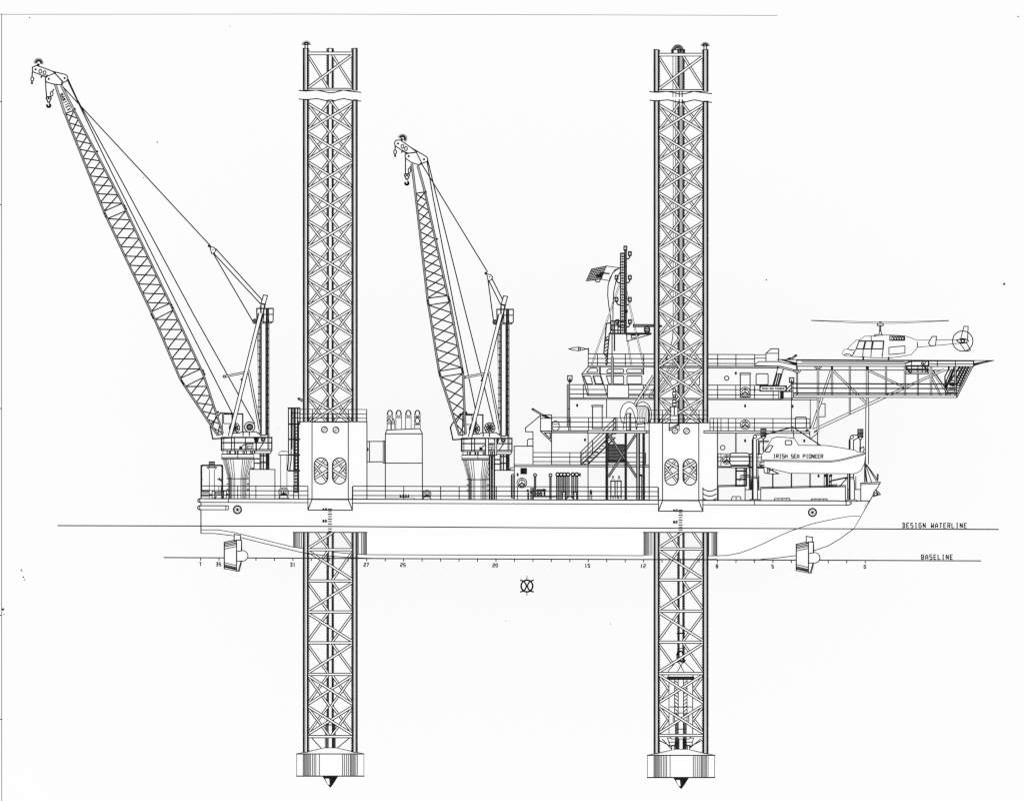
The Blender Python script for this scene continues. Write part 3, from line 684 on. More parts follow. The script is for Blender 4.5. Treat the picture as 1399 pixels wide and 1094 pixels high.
def spot(pts, label, d):
    m = MB(); a, b = pts; m.tube((*a, d), (*b, d), 2.2, 1.3); m.fill(ell(*a, 1.6), d-1, d+2)
    return tag(m.build('floodlight'), label, 'floodlight')
spot(((408, 544.5), (414, 547.5)), 'tiny floodlight sticking out left of the stern leg', 140)

# ================================================================== exhaust house
ze = Z(500, 550, 7.81)
E = thing('exhaust_house', 'plain white exhaust house with chamfered roof edges and tall upright pipes', 'funnel', 551.6, 682, 60)
m = MB(); m.prism(ze("207,332 600,332 603,1030 207,1030"), 0, 78, 1.1); m.ln(ze("207,644 600,644"), 78.5, 1.1); m.build('casing', E)
m = MB(); m.prism(ze("207,331 222,292 575,276 602,331"), 2, 77, 1.1); m.build('roof', E)
for i, (a, b, top) in enumerate(((228, 282, 80), (322, 376, 80), (425, 479, 80), (522, 576, 80), (229, 262, 172), (274, 304, 172))):
    m = MB(); c = ze((a+b)/2, 0)[0]; r = (b-a)/2/7.81; yt = ze(0, top)[1]; d = (40, 40, 40, 40, 52, 52)[i]; yb = ze(0, 290 if i in (0, 4, 5) else 284 if i < 3 else 278)[1]+2
    m.lathe(c, d, [(.2, yt), (r*.55, yt+.9), (r*.9, yt+3), (r, yt+5), (r, yb)], 20, lines=(-1, 1), lw=1.1)
    if i < 4: m.ln(ell(c, yt+4.4, r*.8, 3.9), d+r+.5, .8, True); yy = yt+9
    else: m.ln(rr(c-r*.5, yt+1, c+r*.6, yt+5, 1), d+r+.4, .6, True); yy = yt+6
    for k in (0, 1.5): m.bar((c-r, yy+k, d+r*.9), (c+r, yy+k, d+r*.9), .6)
    if i == 3:
        m.ln(ell(c, yt+14.5, r*.8, 3.7), d+r+.5, 1.0, True)
        for k in (9.4, 18.8, 20): m.bar((c-r, yt+k, d+r*.9), (c+r, yt+k, d+r*.9), .7)
    m.build('exhaust_pipe', E)
D = thing('air_duct', 'square white duct joining the stern jack house to the exhaust house', 'duct', 513, 631, 60)
m = MB(); m.prism(ze("12,413 195,413 195,629 12,631"), 30, 70, 1.1); m.ln(ze("37,415 37,630"), 70.5, 1.1); m.build('duct_body', D)
m = MB(); m.prism(ze(box(184, 407, 198, 643)), 28, 73, .9); m.build('flange', D)
m = MB(); m.fill(ze("8,505 20,480 32,500 22,512 14,528"), 70, 72); m.build('latch', D)
m = MB(); m.prism(ze("207,1012 510,1012 522,1032 207,1032"), 120, 150, .6); tag(m.build('deck_hatch'), 'low flat hatch box on the deck edge below the exhaust house', 'hatch')
m = MB()
for a in (366, 395, 425, 452): m.fill(ze(box(a-7, 978, a+9, 1012)), 140, 151)
m.fill(ze(box(360, 1000, 460, 1008)), 142, 150); tag(m.build('valve_manifold'), 'row of four small black valves on the hatch below the exhaust house', 'valves')

# ================================================================== accommodation: lower levels
zd = Z(680, 540, 6.083)
A1 = thing('deckhouse', 'wide white lower deckhouse with pipes and a round buoy on its wall', 'deckhouse', 795, 682, 0)
m = MB(); m.prism([(702.6, 637), (980, 638), (980, 683), (702.6, 682.3)], -110, 78, 1.1); wl = m.build('wall', A1)
m = MB(); m.prism([(702.6, 634.6), (900, 635.2), (900, 637.4), (702.6, 636.8)], -112, 80, 1.0); m.build('roof', A1)
m = MB(); m.prism(zd("137,422 293,422 293,577 137,577"), -20, 74, 1.1); m.build('side_locker', A1)
m = MB(); m.prism(zd("247,420 247,372 258,362 292,362 292,420"), 0, 60, 1.0); m.build('hood', A1)
zl = Z(690, 620, 9.993)
m = MB(); m.fill(zl(box(210, 190, 300, 276)), 78, 80.5); m.text('110', *zl(238, 246), 1.8, 80.8, 2.2, .3)
m.build('dark_plate', wl)
def lamp(cx, cy, d, parent, r=1.5):
    m = MB(); m.fill(ell(cx, cy, r, 2.4, 12), d, d+3); m.build('wall_lamp', parent)
lamp(707.2, 648.2, 78, wl)
for x in (410, 620):
    m = MB(); m.tube((*zl(x, 285), 82), (*zl(x, 580 if x == 410 else 625), 82), 2.0, 1.0, .5); m.disk(*zl(x, 288), 1.9, 80, 85, 0, 1.4); m.build('pipe', wl)
for i, x in enumerate((718, 765, 812, 860, 925, 978)):
    m = MB(); c = zl(x, 280)
    m.tube((c[0], c[1]+1, 82), (c[0], 682, 82), 3.3, .8, .6); m.bar((c[0]-.9, c[1]+3, 84), (c[0]-.9, 682, 84), .4); m.bar((c[0]+.9, c[1]+3, 84), (c[0]+.9, 682, 84), .4)
    m.disk(c[0], c[1], 2.3, 80, 86, 0, 1.6); m.fill(box(c[0]-2.4, c[1]+1, c[0]+2.4, c[1]+2.8), 84, 86.5); m.build('gooseneck_vent', wl)
m = MB(); m.fill(zl(box(1010, 260, 1034, 306)), 79, 83); m.build('wall_box', wl)
m = MB(); m.prism(zl(rr(86, 278, 130, 600, 14)), 74, 84, 1.0); m.ln(zl("98,290 98,590"), 84.5, .9); m.ln(zl("116,290 116,590"), 84.5, .9); m.build('corner_pipe', A1)
def buoy(cx, cy, r, d, label):
    B = thing('lifebuoy', label, 'lifebuoy', cx, cy+r, d, 'ring lifebuoys on the walls and rails')
    m = MB(); m.prism(ell(cx, cy, r), d, d+1.6, 1.0, 0, [ell(cx, cy, r*.66)]); m.build('ring', B)
    m = MB()
    for a in (-90, 40, 140):
        t = math.radians(a); m.bar((cx, cy, d+2), (cx+r*math.cos(t), cy+r*math.sin(t), d+2), .8 if a < 0 else 1.7)
    m.ln(arc(cx, cy, r*.66, r*.66, 40, 140, 8), d+2, 1.0); m.build('bracket', B)
buoy(713, 659.4, 6.6, 79, 'round lifebuoy on the lower deckhouse wall under the dark plate')
# deck-edge fittings in front of the deckhouse
m = MB(); m.fill(ell(*zl(310, 500), 1.8), 144, 148); m.tube((*zl(316, 520), 146), (*zl(316, 625), 146), 1.2, 1); tag(m.build('hydrant'), 'black-headed hydrant left of the valve cluster in front of the deckhouse', 'hydrant', 'small hydrants on the deck edge')
m = MB(); m.fill(zl("335,525 355,500 375,525 355,545"), 144, 148)
for x in (350, 364, 376, 388): m.bar((*zl(x, 460), 146), (*zl(x, 625), 146), .8)
tag(m.build('pipe_stand'), 'thin cluster of pipes with a diamond-shaped black valve by the deckhouse', 'pipes')
Vv = MB()
for x, y in ((450, 500), (490, 500), (450, 545), (490, 545), (530, 495)): Vv.ln(ell(*zl(x, y), 1.5, n=10), 146, 1.5, True)
Vv.fill(zl(box(525, 500, 552, 578)), 144, 148); Vv.ln(zl("435,490 560,490"), 147, 1.6); Vv.ln(zl("385,582 690,582"), 147, 1.4)
tag(Vv.build('valve_cluster'), 'cluster of ringed valves on a pipe in front of the deckhouse', 'valves')
Bd = thing('mooring_bollard', 'twin mooring bollards standing below the row of gooseneck vents', 'bollard', 779, 682, 148)
for a in (803, 958):
    m = MB(); m.prism(zl([(a-22, 625), (a-16, 545), (a-26, 540), (a-22, 520), (a+22, 520), (a+26, 540), (a+16, 545), (a+22, 625)]), 145, 150, 1.4); m.build('post', Bd)
m = MB(); m.prism(zl(arc(885, 625, 48, 45, 180, 360, 10)), 145, 149, 1.4); m.ln(zl("838,575 865,590"), 149.3, 1.5); m.ln(zl("930,575 905,590"), 149.3, 1.5); m.build('fairlead', Bd)
MB().fill(zl(box(975, 568, 1003, 590)), 145, 150).build('chock', Bd)
m = MB(); m.fill(ell(*zl(1172, 520), 1.8), 144, 148); m.fill(zl("1155,505 1172,480 1190,505 1190,555 1155,555"), 143, 147); m.tube((*zl(1172, 550), 146), (*zl(1172, 625), 146), 2.4, 1); tag(m.build('hydrant'), 'black-headed hydrant beside the leftmost post of the braced platform frame', 'hydrant', 'small hydrants on the deck edge')

# middle house
A2 = thing('deckhouse', 'white middle deckhouse level with a sloped hood at its left corner', 'deckhouse', 860, 635, 0)
m = MB(); m.prism(zd("293,577 293,302 232,302 229,272 356,166 447,166 447,577"), -70, 66, 1.1); m.build('hooded_trunk', A2)
m = MB(); m.prism([(753.5, 591), (1117, 591), (1117, 638.5), (753.5, 634.4)], -108, 72, 1.1); w2 = m.build('wall', A2)
m = MB(); m.prism([(753.5, 588.4), (962, 589.2), (962, 591.2), (753.5, 590.5)], -110, 76, 1.0); m.build('deck_edge', A2)
lamp(799.2, 600.8, 72, w2)
m = MB(); m.prism(zd(box(356, 162, 447, 296)), 40, 80, 1.1); m.ln(zd("356,190 447,190"), 80.5, 1); bx = m.build('locker', A2)
m = MB(); m.prism(zd("356,298 447,298 447,386"), 66.5, 78, 1.2, 0, [zd("388,312 437,312 437,360")]); m.build('bracket', A2)
m = MB(); m.prism(zd(rr(452, 214, 510, 292, 26, 6)), 72, 78, 1.0); m.ln(zd("452,240 510,240"), 78.5, .8); tag(m.build('vent_cowl'), 'small round-topped cowl on the deck right of the left water cannon', 'vent')
def cannon(a, b, c, d, label):
    K = thing('water_cannon', label, 'water cannon', *c, d, 'water cannons on the upper decks')
    m = MB(); m.tube((*a, d), (*b, d), 1.7, 1.1); m.fill(ell(*a, 1.9, 1.6), d-1.6, d+1.8); m.build('barrel', K)
    m = MB(); m.fill([(b[0]-4, b[1]-1.5), (b[0]+1, b[1]-2), (c[0]+3, c[1]), (c[0]-6, c[1])], d-2, d+2); m.build('mount', K)
cannon(zd(292, 115), zd(385, 172), zd(440, 192), 82, 'thin water cannon aimed up left from the locker above the hooded trunk')
guard('railing on the middle deck behind the stairs and braced frame', (728.5, 882), (618, 624.2, 630.3), (753.5, 778.5, 794, 882), 80, 635.2, 1.0)
guard('railing on the upper deck left of the hose reel', (753.5, 881), (570.2, 576.4, 583), (779, 804, 843, 881), 109, 588.3, 1.0)
# stairs
St = thing('stairway', 'steep parallel-lined stair climbing from the middle deck to the upper deck', 'stairs', 793, 635, 84)
for o in (0, 52):
    m = MB(); m.tube((*zd(692+o, 578), 84-o*.1), (*zd(978, 296+o), 84-o*.1), 1.0, .9); m.build('stringer', St)
for o in (0, 35, 75):
    m = MB(); m.ln(zd([(690, 470+o), (975, 190+o)]), 86, 1.1); m.build('handrail', St)
for p in ("690,470 690,580", "788,380 788,485", "965,190 965,295", "980,190 980,290"): MB().ln(zd(p), 86, 1.1).build('rail_post', St)
m = MB()
for i in range(11): x = 715+i*25; MB().bar((*zd(x, 570-i*25), 84), (*zd(x+20, 570-i*25), 80), .8).build('tread', St)

# braced platform frame
zf = Z(820, 560, 7.81)
P = thing('platform_frame', 'dark-posted frame with crossed braces carrying the hose reel platform', 'frame', 842, 682.5, 100)
for x, w, h in ((803.4, 1.4, 0), (828.6, 3.0, 2), (854.2, 2.1, 1.6), (878.8, 2.5, 1)):
    m = MB(); m.fill(box(x-w/2, 591, x+w/2, 682.6), 103, 106)
    if w > 2: m.prism(box(x+1, 591, x+2, 682.5), 103, 105, .7)
    m.build('post', P); MB().fill(box(x-w/2, 591, x+w/2, 682.6), 84, 86).build('post', P)
m = MB(); m.prism(box(869.6, 591.5, 873.9, 682.6), 100, 105, .9); m.hatch((870.6, 871.6, 872.6, 873.2), 592, 682.5, 105.4, .5); m.build('post', P)
for a, b, o in (((831.5, 593.3), (870, 652), 0), ((868.7, 593.3), (831, 651.5), -2.6)):
    m = MB(); m.tube((*a, 102+o), (*b, 102+o), 2.5, 1.1, .6); m.build('brace', P)
m = MB(); m.prism([(803, 588.2), (883.2, 588.5), (883.2, 591.6), (803, 591.3)], 80, 110, 1.1); m.build('platform', P)
m = MB(); m.fill(ell(875.2, 649, 2.3, 1.7), 104, 108); m.bar((875, 649, 106), (878, 650, 106), 1.6); m.bar((876.5, 650, 105), (876.5, 682, 105), 1); m.fill(ell(880.5, 671, 1.4), 105, 108); m.build('valve', P)
m = MB(); m.prism(zf(box(86, 368, 262, 556)), 73, 76, 1.0)
for i in range(12): m.bar((*zf(88, 378+i*15.5), 76.5), (*zf(260, 378+i*15.5), 76.5), 1.6)
m.fill(zf(box(88, 535, 260, 560)), 75, 77.2); m.prism(zf(box(86, 570, 262, 604)), 73, 76, .7); tag(m.build('louvre_panel'), 'dark horizontally slatted louvre behind the crossed braces', 'louvre')
Gb = thing('gas_bottle_rack', 'rack of two slim gas bottles under the crossed braces', 'gas bottles', 841.5, 681.5, 92)
for x in (136, 201):
    m = MB(); c = zf(x, 0)[0]; m.lathe(c, 92, [(.5, zf(0, 728)[1]), (1.2, zf(0, 740)[1]), (2.1, zf(0, 765)[1]), (2.1, zf(0, 920)[1])], 14, lines=(-1, 1), lw=1.0); m.fill(ell(c, zf(0, 712)[1], 1.3, 1.7, 10), 90, 94); m.build('bottle', Gb)
m = MB(); m.ln(zf("108,758 228,758"), 95, 1.4); m.ln(zf("108,918 228,918"), 95, 1.6)
for x in (112, 160, 182, 225): m.ln(zf([(x, 758), (x, 945)]), 95, 1.0)
for x in (115, 140, 200, 225): m.ln(zf([(x, 920), (x-5, 945)]), 95, 1.2)
m.build('rack', Gb)

# hose reel
H = thing('hose_reel', 'large hose reel with arched side plates and a wound drum on the platform', 'reel', 868, 588, 100)
def arch(x0, x1, yt, yb, n=12):
    cx = (x0+x1)/2; r = (x1-x0)/2; return [(x0, yb)]+arc(cx, yt+r*1.25, r, r*1.25, 180, 360, n)+[(x1, yb)]
def disc(o): return arc(859.4+o, 566.2, 12.2, 17.2, 138.8, 401.2, 22)
for d, o in ((102, 0), (90, 18.6)):
    m = MB(); m.prism(disc(o), d, d+2, .95); m.ln([(x+o, y) for x, y in PT("851.4,586.5 853,571 855.2,563.5 857.6,558.6 860.4,556.6 863.3,558.6 865.7,563.5 867.8,571 869.2,586.5")], d+2.4, .9); m.build('side_plate', H)
m = MB(); m.prism(zd("1150,90 1225,88 1250,110 1262,160 1250,225 1170,240 1150,225"), 92, 101.5, 1.0)
for k in range(9):
    o = k*12; m.ln(zd([(1158+o, 88), (1175+o, 115), (1181+o, 160), (1177+o, 215), (1170+o, 240)]), 102, .5)
m.build('drum', H)
m = MB(); m.prism(zd("1070,290 1070,158 1080,150 1105,150 1105,290"), 104.5, 108, 1.1); m.fill(zd(box(1095, 148, 1112, 158)), 104, 109); m.hatch([zd(x, 0)[0] for x in (1092, 1098)], zd(0, 158)[1], zd(0, 290)[1], 108.4, .6); m.build('support', H)
m = MB(); m.tube((*zd(1140, 75), 84), (892.8, 513, 84), 2.8, 1.0); tag(m.build('diagonal_brace'), 'slanting brace bar rising from the hose reel to behind the forward leg', 'brace')

# ================================================================== accommodation: upper level, wheelhouse
zw = Z(760, 320, 4.556); zx = Z(780, 430, 9.946)
A3 = thing('deckhouse', 'white upper deckhouse level running from the tall left pole to the foredeck', 'deckhouse', 930, 588, 0)
m = MB(); m.prism([(777, 545.3), (1081, 546), (1117, 546), (1117, 590.5), (777, 588.2)], -104, 66, 1.1); w3 = m.build('wall', A3)
m = MB(); m.prism([(777, 543.4), (1066, 544.6), (1066, 546.2), (777, 545.2)], -106, 70, 1.0); m.build('deck_edge', A3)
m = MB(); m.prism(zd("788,92 868,92 868,276 788,276"), 66.2, 68.5, 1.3); dr = m.build('door', A3)
m = MB(); m.prism(zd(box(782, 82, 873, 93)), 66.2, 70, 1.0); m.build('lintel', dr)
m = MB(); m.ln(zd("905,25 905,180"), 67, 1.1); m.ln([(1081.3, 545), (1081.3, 590)], 67, 1.1); m.build('wall_seam', w3)
lamp(788.5, 553.6, 66, w3); lamp(1018, 554.4, 66, w3); lamp(1082.8, 555, 66, w3)
m = MB(); m.prism(rr(1086.7, 569.7, 1101.7, 584.5, 2), 66.2, 67.4, 1.2); m.build('window', w3)
Pz = thing('light_pole', 'thick pole with a box lamp on top at the left end of the upper deckhouse', 'light pole', 776.6, 584, 70)
m = MB(); m.tube((776.6, 524.5, 72), (776.6, 583.6, 72), 3.2, 1.1, .7); m.fill(ell(776.8, 558.5, 1), 73, 75); m.fill(ell(776.8, 574, 1), 73, 75); m.build('pole', Pz)
m = MB(); m.prism(box(775.6, 513.2, 781.5, 519.5), 69, 74, 1.3); m.fill(ell(778.6, 520.8, 2.7, 1.6), 69, 74); m.bar((778.6, 516, 74.5), (778.6, 519, 74.5), 2); m.bar((778.6, 521, 72), (777.5, 525, 72), 1.2); m.build('lamp_head', Pz)
guard('railing in front of the wheelhouse above the door', (778, 893), (525.4, 531.9, 538.2), (797, 829.8, 858.8, 879), 72, 543.3, 1.0)
m = MB(); m.prism([(830, 525.6), (858.8, 525.8), (858.8, 543.4), (830, 543.2)], 70.5, 73.5, 1.0); tag(m.build('rail_screen'), 'solid white screen panel set in the railing below the wheelhouse windows', 'panel')
Wh = thing('wheelhouse', 'white wheelhouse with raked front and rows of rounded windows', 'wheelhouse', 850, 543, 0)
m = MB(); m.prism(zx("232,706 148,804 228,1095 1130,1095 1130,706"), -80, 58, 1.1); ww = m.build('wall', Wh)
m = MB()
m.ln(zx("148,804 990,808"), 58.6, 1.0); m.ln(zx("990,705 990,808"), 58.6, 1.0); m.ln(zx("978,710 978,800"), 58.6, .8); m.ln(zx("400,708 400,803 490,1095"), 58.6, 1.1); m.ln(zx("388,708 388,803"), 58.6, .8); m.ln(zx("225,945 238,1095"), 58.6, .9); m.build('wall_seam', ww)
m = MB(); m.prism([(803.4, 499.4), (1062, 500.4), (1062, 502.2), (803.4, 501.2)], -82, 60, .9); m.build('roof', Wh)
for s in ("215,783 262,725 345,725 362,742 358,783", "488,780 492,758 510,738 705,738 716,748 716,778 708,788 495,788", "758,750 766,740 955,738 963,746 963,780 955,787 768,787 758,778",
          "170,832 262,832 270,842 292,930 285,940 208,940", "300,832 392,832 402,842 432,938 330,938", "482,832 708,830 717,840 717,930 708,941 516,941", "762,840 770,831 955,831 964,840 964,932 955,941 772,941 762,932"):
    m = MB(); m.prism(zx(s), 58.3, 59.6, 1.15); m.build('window', ww)
MB().ln(zx("172,832 212,938"), 60, 1.8).build('window_pillar', ww); MB().ln(zx("308,835 335,938"), 60, 1.8).build('window_pillar', ww)
m = MB(); m.tube((*zx(563, 575), 64), (*zx(563, 948), 64), 3, 1.0, .6); m.fill(arc(*zx(563, 575), 1.4, 1.4, 180, 360, 6), 62.6, 65.4); tag(m.build('vent_post'), 'slim round-topped post standing in front of the wheelhouse windows', 'post')
guard('railing on the wheelhouse roof left of the forward leg', (803.6, 893), (483.4, 489.7, 495.8), (803.6, 816.2, 854.3, 879.5), 58, 500, 1.0)
guard('railing on the roof right of the forward leg', (893, 1031), (483.9, 490, 496.2), (980.5, 1005.4, 1031), 58, 500.6, 1.0)
m = MB(); m.prism(zw("78,714 105,706 140,703 165,708 185,714 165,720 140,725 105,721"), 20, 23, 1.0); m.ln(zw("140,703 140,725"), 23.4, 1.8); m.ln(zw("150,704 150,724"), 23.4, 1.0); m.ln(zw("185,714 202,714"), 21.5, 1.4); m.ln(zw("200,708 200,745"), 21.5, 1.2)
tag(m.build('navigation_float'), 'spindle-shaped antenna on a short arm left of the wheelhouse roof', 'antenna')

# signal mast
M_ = thing('signal_mast', 'tall ladder-like signal mast with bracketed lamps on the wheelhouse roof', 'mast', 850, 500, 20)
m = MB(); m.bar((*zw(400, 118), 20), (*zw(400, 620), 20), 1.5); m.bar((*zw(423, 118), 20), (*zw(423, 620), 20), 1.3); m.bar((*zw(411, 118), 20), (*zw(411, 620), 20), .6)
for i in range(29): m.bar((*zw(398, 122+i*17), 20), (*zw(425, 122+i*17), 20), 1.6 if i % 2 else 1.0)
m.ln(zw("398,119 424,119"), 20, 1.8); m.build('lattice', M_)
m = MB(); m.tube((*zw(431, 78), 20), (*zw(431, 620), 20), 2.4, 1.1, .7); m.fill(ell(*zw(432, 200), 1.2), 20, 23); m.fill(zw(box(420, 470, 445, 490)), 18, 22); m.build('pole', M_)
for x, y, sx in ((430, 88, 0), (458, 122, 1), (375, 270, -1), (458, 270, 1), (375, 407, -1), (458, 407, 1), (380, 545, -1), (458, 545, 1)):
    m = MB(); c = zw(x, y); m.prism(rr(c[0]-2, c[1]-3, c[0]+2, c[1]+2.6, .9, 2), 18, 22, 1.3); m.bar((c[0]-2, c[1]-1.3, 22.3), (c[0]+2, c[1]-1.3, 22.3), 1.0); m.bar((c[0]-2, c[1]+1.6, 22.3), (c[0]+2, c[1]+1.6, 22.3), 1.2)
    if sx: m.ln([(c[0], c[1]+2.6), (c[0]-sx*.4, c[1]+5), (c[0]-sx*2.2, c[1]+7), (c[0]-sx*5.5, c[1]+7.2)], 20, 1.5)
    m.build('signal_lamp', M_)
for a, b in (((395, 310), (218, 820)), ((432, 340), (545, 820)), ((438, 620), (468, 820))):
    m = MB(); m.tube((*zw(*a), 18), (*zw(*b), 30), 1.7, .55); m.build('mast_stay', M_)
m = MB(); m.ln(zw("395,212 365,222 335,270 322,320 320,380 326,440 338,520 345,600"), 22, 1.1); m.ln(zw("402,225 372,290 357,360 353,450 352,620"), 22, 1.1); m.ln(zw("362,560 362,725"), 22, 2); m.ln(zw("347,620 347,760"), 22, 1.2); m.build('cable', M_)
m = MB(); m.prism(zw("330,615 590,615 590,621 330,621"), 8, 32, 1.0); m.fill(zw("430,614 590,616 590,622 430,622"), 30, 34); m.build('mast_platform', M_)
m = MB(); m.prism(zw("438,624 440,666 590,622"), 18, 22, 1.1, 0, [zw("466,630 515,628 495,642 468,648")]); m.build('bracket', M_)
m = MB()
for y in (540, 567, 598): m.ln(zw([(337, y), (432, y)]), 34, 1.5)
for x in (338, 362, 384): m.ln(zw([(x, 538), (x, 615)]), 34, 1.3)
m.build('platform_rail', M_)
m = MB(); m.ln(zw("335,552 312,556 296,740 303,752 320,757"), 26, 1.8); m.ln(zw("330,620 318,755 314,818"), 26, 1.8)
for i in range(9): y = 640+i*20; m.ln(zw([(305, y+8), (322, y-4)]), 26, 1.3)
m.ln(zw("306,655 330,655"), 26, 1.4); m.build('ladder', M_)
R = thing('radar', 'flat radar scanner bar on a small domed pedestal right of the mast', 'radar', 884, 455, 25)
m = MB(); m.prism([(865.4, 443.4), (898, 443.6), (903.8, 445), (903.8, 446.2), (865.4, 446.4)], 22, 27, 1.2); m.ln([(865.4, 444.8), (903, 445)], 27.4, .8); m.build('scanner_bar', R)
m = MB(); m.prism(rr(880.6, 446.8, 887.4, 454.2, 2.6, 4), 22, 28, 1.7); m.bar((881, 449.5, 28.5), (887, 449.5, 28.5), 1.5); m.bar((881, 452, 28.5), (887, 452, 28.5), 1.5); m.build('pedestal', R)
Bp = thing('billboard_antenna', 'dark gridded tilted panel antenna held out left of the mast', 'antenna', 822, 384, 20)
g = zw("188,290 220,218 310,200 275,280")
m = MB(); m.prism(g, 22, 25, 1.2)
for i in range(9): m.bar((*lerp(g[0], g[3], i/8), 25.5), (*lerp(g[1], g[2], i/8), 25.5), .8)
for i in range(8): m.bar((*lerp(g[0], g[1], i/7), 25.7), (*lerp(g[3], g[2], i/7), 25.7), .95)
m.fill(zw("240,262 285,232 305,240 268,275"), 25.5, 26.5); m.build('grid_panel', Bp)
m = MB(); m.prism(zw("310,198 395,210 352,238 332,290 280,280"), 15, 19, .9); m.ln(zw("275,240 330,246"), 26, 2); m.ln(zw("238,280 248,297 268,297 276,280"), 24, 1.1); m.build('support_arm', Bp)

S2 = thing('stairway', 'steep stair seen through the forward leg beside the wheelhouse', 'stairs', 886, 545, 76)
for o in (0, 6.5): MB().tube((885+o, 544.5, 76), (924+o, 491, 76), .9, .55).build('stringer', S2)
for o in (-4, 3.2, 10): MB().bar((884+o, 538, 78), (917+o, 492, 78), .6).build('handrail', S2)
for i in range(12): x = 886+i*3.3; MB().bar((x, 543-i*4.5, 76), (x+6.5, 543-i*4.5, 76), .4).build('tread', S2)
m = MB(); m.prism(box(933, 508.5, 955.8, 526), 54.5, 57, 1.0); tag(m.build('wall_cabinet'), 'plain pale cabinet on the wall seen through the right half of the forward leg', 'cabinet')
# right-hand part of the upper house
zo = Z(950, 460, 6.839)
A4 = thing('deckhouse', 'white bridge-level house right of the forward leg with a sloped end and door', 'deckhouse', 1020, 545, 0)
m = MB(); m.prism([(893, 502.2), (1070.4, 502.4), (1063.9, 526), (1063.9, 545), (893, 545)], -78, 54, 1.0); w4 = m.build('wall', A4)
m = MB(); m.prism([(967, 500.4), (1066, 500.6), (1086, 505.4), (1084.5, 507), (1065, 502.6), (967, 502.4)], -80, 57, 1.0); m.hatch([], 0, 0, 0); m.bar((967, 501.3, 57.4), (1064, 501.5, 57.4), 1.6); m.build('roof', A4)
m = MB(); m.prism([(1031, 499.4), (1031, 498), (1036.5, 494), (1064, 494), (1088, 499), (1088, 506), (1066, 500.2)], -40, 52, 1.0); m.build('roof_fairing', A4)
m = MB(); m.disk(992.8, 516.6, 2.9, 54, 55.5, 0, 1.2); m.build('porthole', w4)
lamp(1005.3, 509.8, 54, w4)
m = MB(); m.prism(box(1011.4, 511.4, 1024.8, 542.6), 54.2, 56.5, 1.3); dr = m.build('door', A4)
m = MB(); m.prism(rr(1010.8, 509.4, 1025.4, 511.5, .8, 2), 54.2, 58, 1.0); m.build('lintel', dr)
m = MB(); m.prism(rr(1033, 510.5, 1049.4, 525.5, 1.8), 54.2, 55.5, 1.2); m.build('window', w4)
m = MB(); m.prism([(1062.6, 502.6), (1070.6, 502.6), (1064, 526), (1056, 526)], 54.2, 55.4, 1.1); m.ln("1061.5,510.5 1057.5,525.5", 56, 1.8); m.ln("1064.3,510.5 1060.5,525.5", 56, 1.6); m.ln("1067,510.5 1063,525.5", 56, 1.6); m.ln("1061.5,510.5 1067,510.5", 56, 1); m.build('window', w4)
m = MB(); m.prism(zo("660,157 705,113 778,113 778,232 660,232"), 10, 40, 1.1); m.ln(zo("660,155 778,155"), 40.4, 1); tag(m.build('roof_locker'), 'small slope-fronted box on the roof left of the helideck edge', 'locker')
m = MB(); m.ln(zo("553,168 660,168"), 50, .8); m.ln(zo("553,200 660,200"), 50, .8); m.ln(zo("660,168 660,232"), 50, 1); tag(m.build('chain_rail'), 'short thin double line of chain railing left of the slope-fronted roof box', 'railing')
cannon(zo(938, 175), zo(900, 205), zo(870, 218), 58, 'thin water cannon aimed up right at the left end of the helideck')
guard('railing below the bridge-level door with a lifebuoy on it', (967, 1063), (526, 532.2, 539.2), (980.4, 1005.3, 1030.9, 1056.3), 70, 545, 1.0)
buoy(1018, 535.4, 6.6, 71.5, 'round lifebuoy on the railing in front of the bridge-level door')
m = MB(); m.fill(rr(1030, 529, 1031.8, 536, .6, 2), 71, 74); tag(m.build('rail_marker'), 'small black upright marker on the railing left of the name board', 'marker')
Nb = thing('name_board', 'long black-framed name board with rounded white centre reading IRISH SEA PIONEER', 'sign', 1056, 534.5, 74)
m = MB(); m.fill(box(1037.4, 526.5, 1075.2, 535), 74, 76); m.build('frame', Nb)
m = MB(); m.prism(rr(1039, 528.2, 1073.4, 533.4, 2.5), 76, 77, None); m.build('face', Nb)
m = MB(); m.text('IRISH SEA PIONEER', 1040.8, 532, 2.3, 77.4, 1.82, .62); m.build('lettering', Nb)
m = MB(); m.ln("1074.3,532 1083,523.6", 75, 1.4); m.ln("1077.5,534 1082.6,529", 75, 1.4); m.ln("1074,534.6 1083,534.6", 75, 1.2); m.fill(box(1065.8, 534.6, 1070, 545), 72, 76); m.build('stand', Nb)
m = MB(); m.prism(box(1070.2, 535, 1081.4, 544), 66, 72, 1.0); tag(m.build('white_locker'), 'small white locker below the right end of the name board', 'locker')
Pl = thing('light_pole', 'short pole with a box lamp on top beside the name board', 'light pole', 1082.4, 546, 70)
m = MB(); m.tube((1082.4, 523, 72), (1082.4, 545, 72), 2, 1.0); m.build('pole', Pl)
m = MB(); m.prism(box(1078.7, 516, 1084.4, 522), 69, 74, 1.4); m.bar((1081.5, 518.5, 74.5), (1081.5, 521, 74.5), 1.8); m.fill([(1079, 522), (1084, 522), (1082.6, 524.4), (1080.5, 524.4)], 70, 74); m.build('lamp_head', Pl)
m = MB(); m.prism([(1081.5, 545.8), (1085, 541), (1117, 541.4), (1117, 546)], 40, 76, 1.0); m.bar((1085, 543.5, 76.5), (1117, 543.7, 76.5), .5); m.build('canopy', A3)
m = MB(); m.prism(box(1117.3, 551.4, 1127.2, 569.2), 20, 60, 1.0); m.build('end_locker', A3)
guard('railing with a lifebuoy along the deck above the raft canister', (970, 1106.5), (571.4, 577.5, 583.8), (970, 974.7, 985, 995, 1005.3, 1030.7, 1056, 1106.5), 86, 588.6, 1.0)
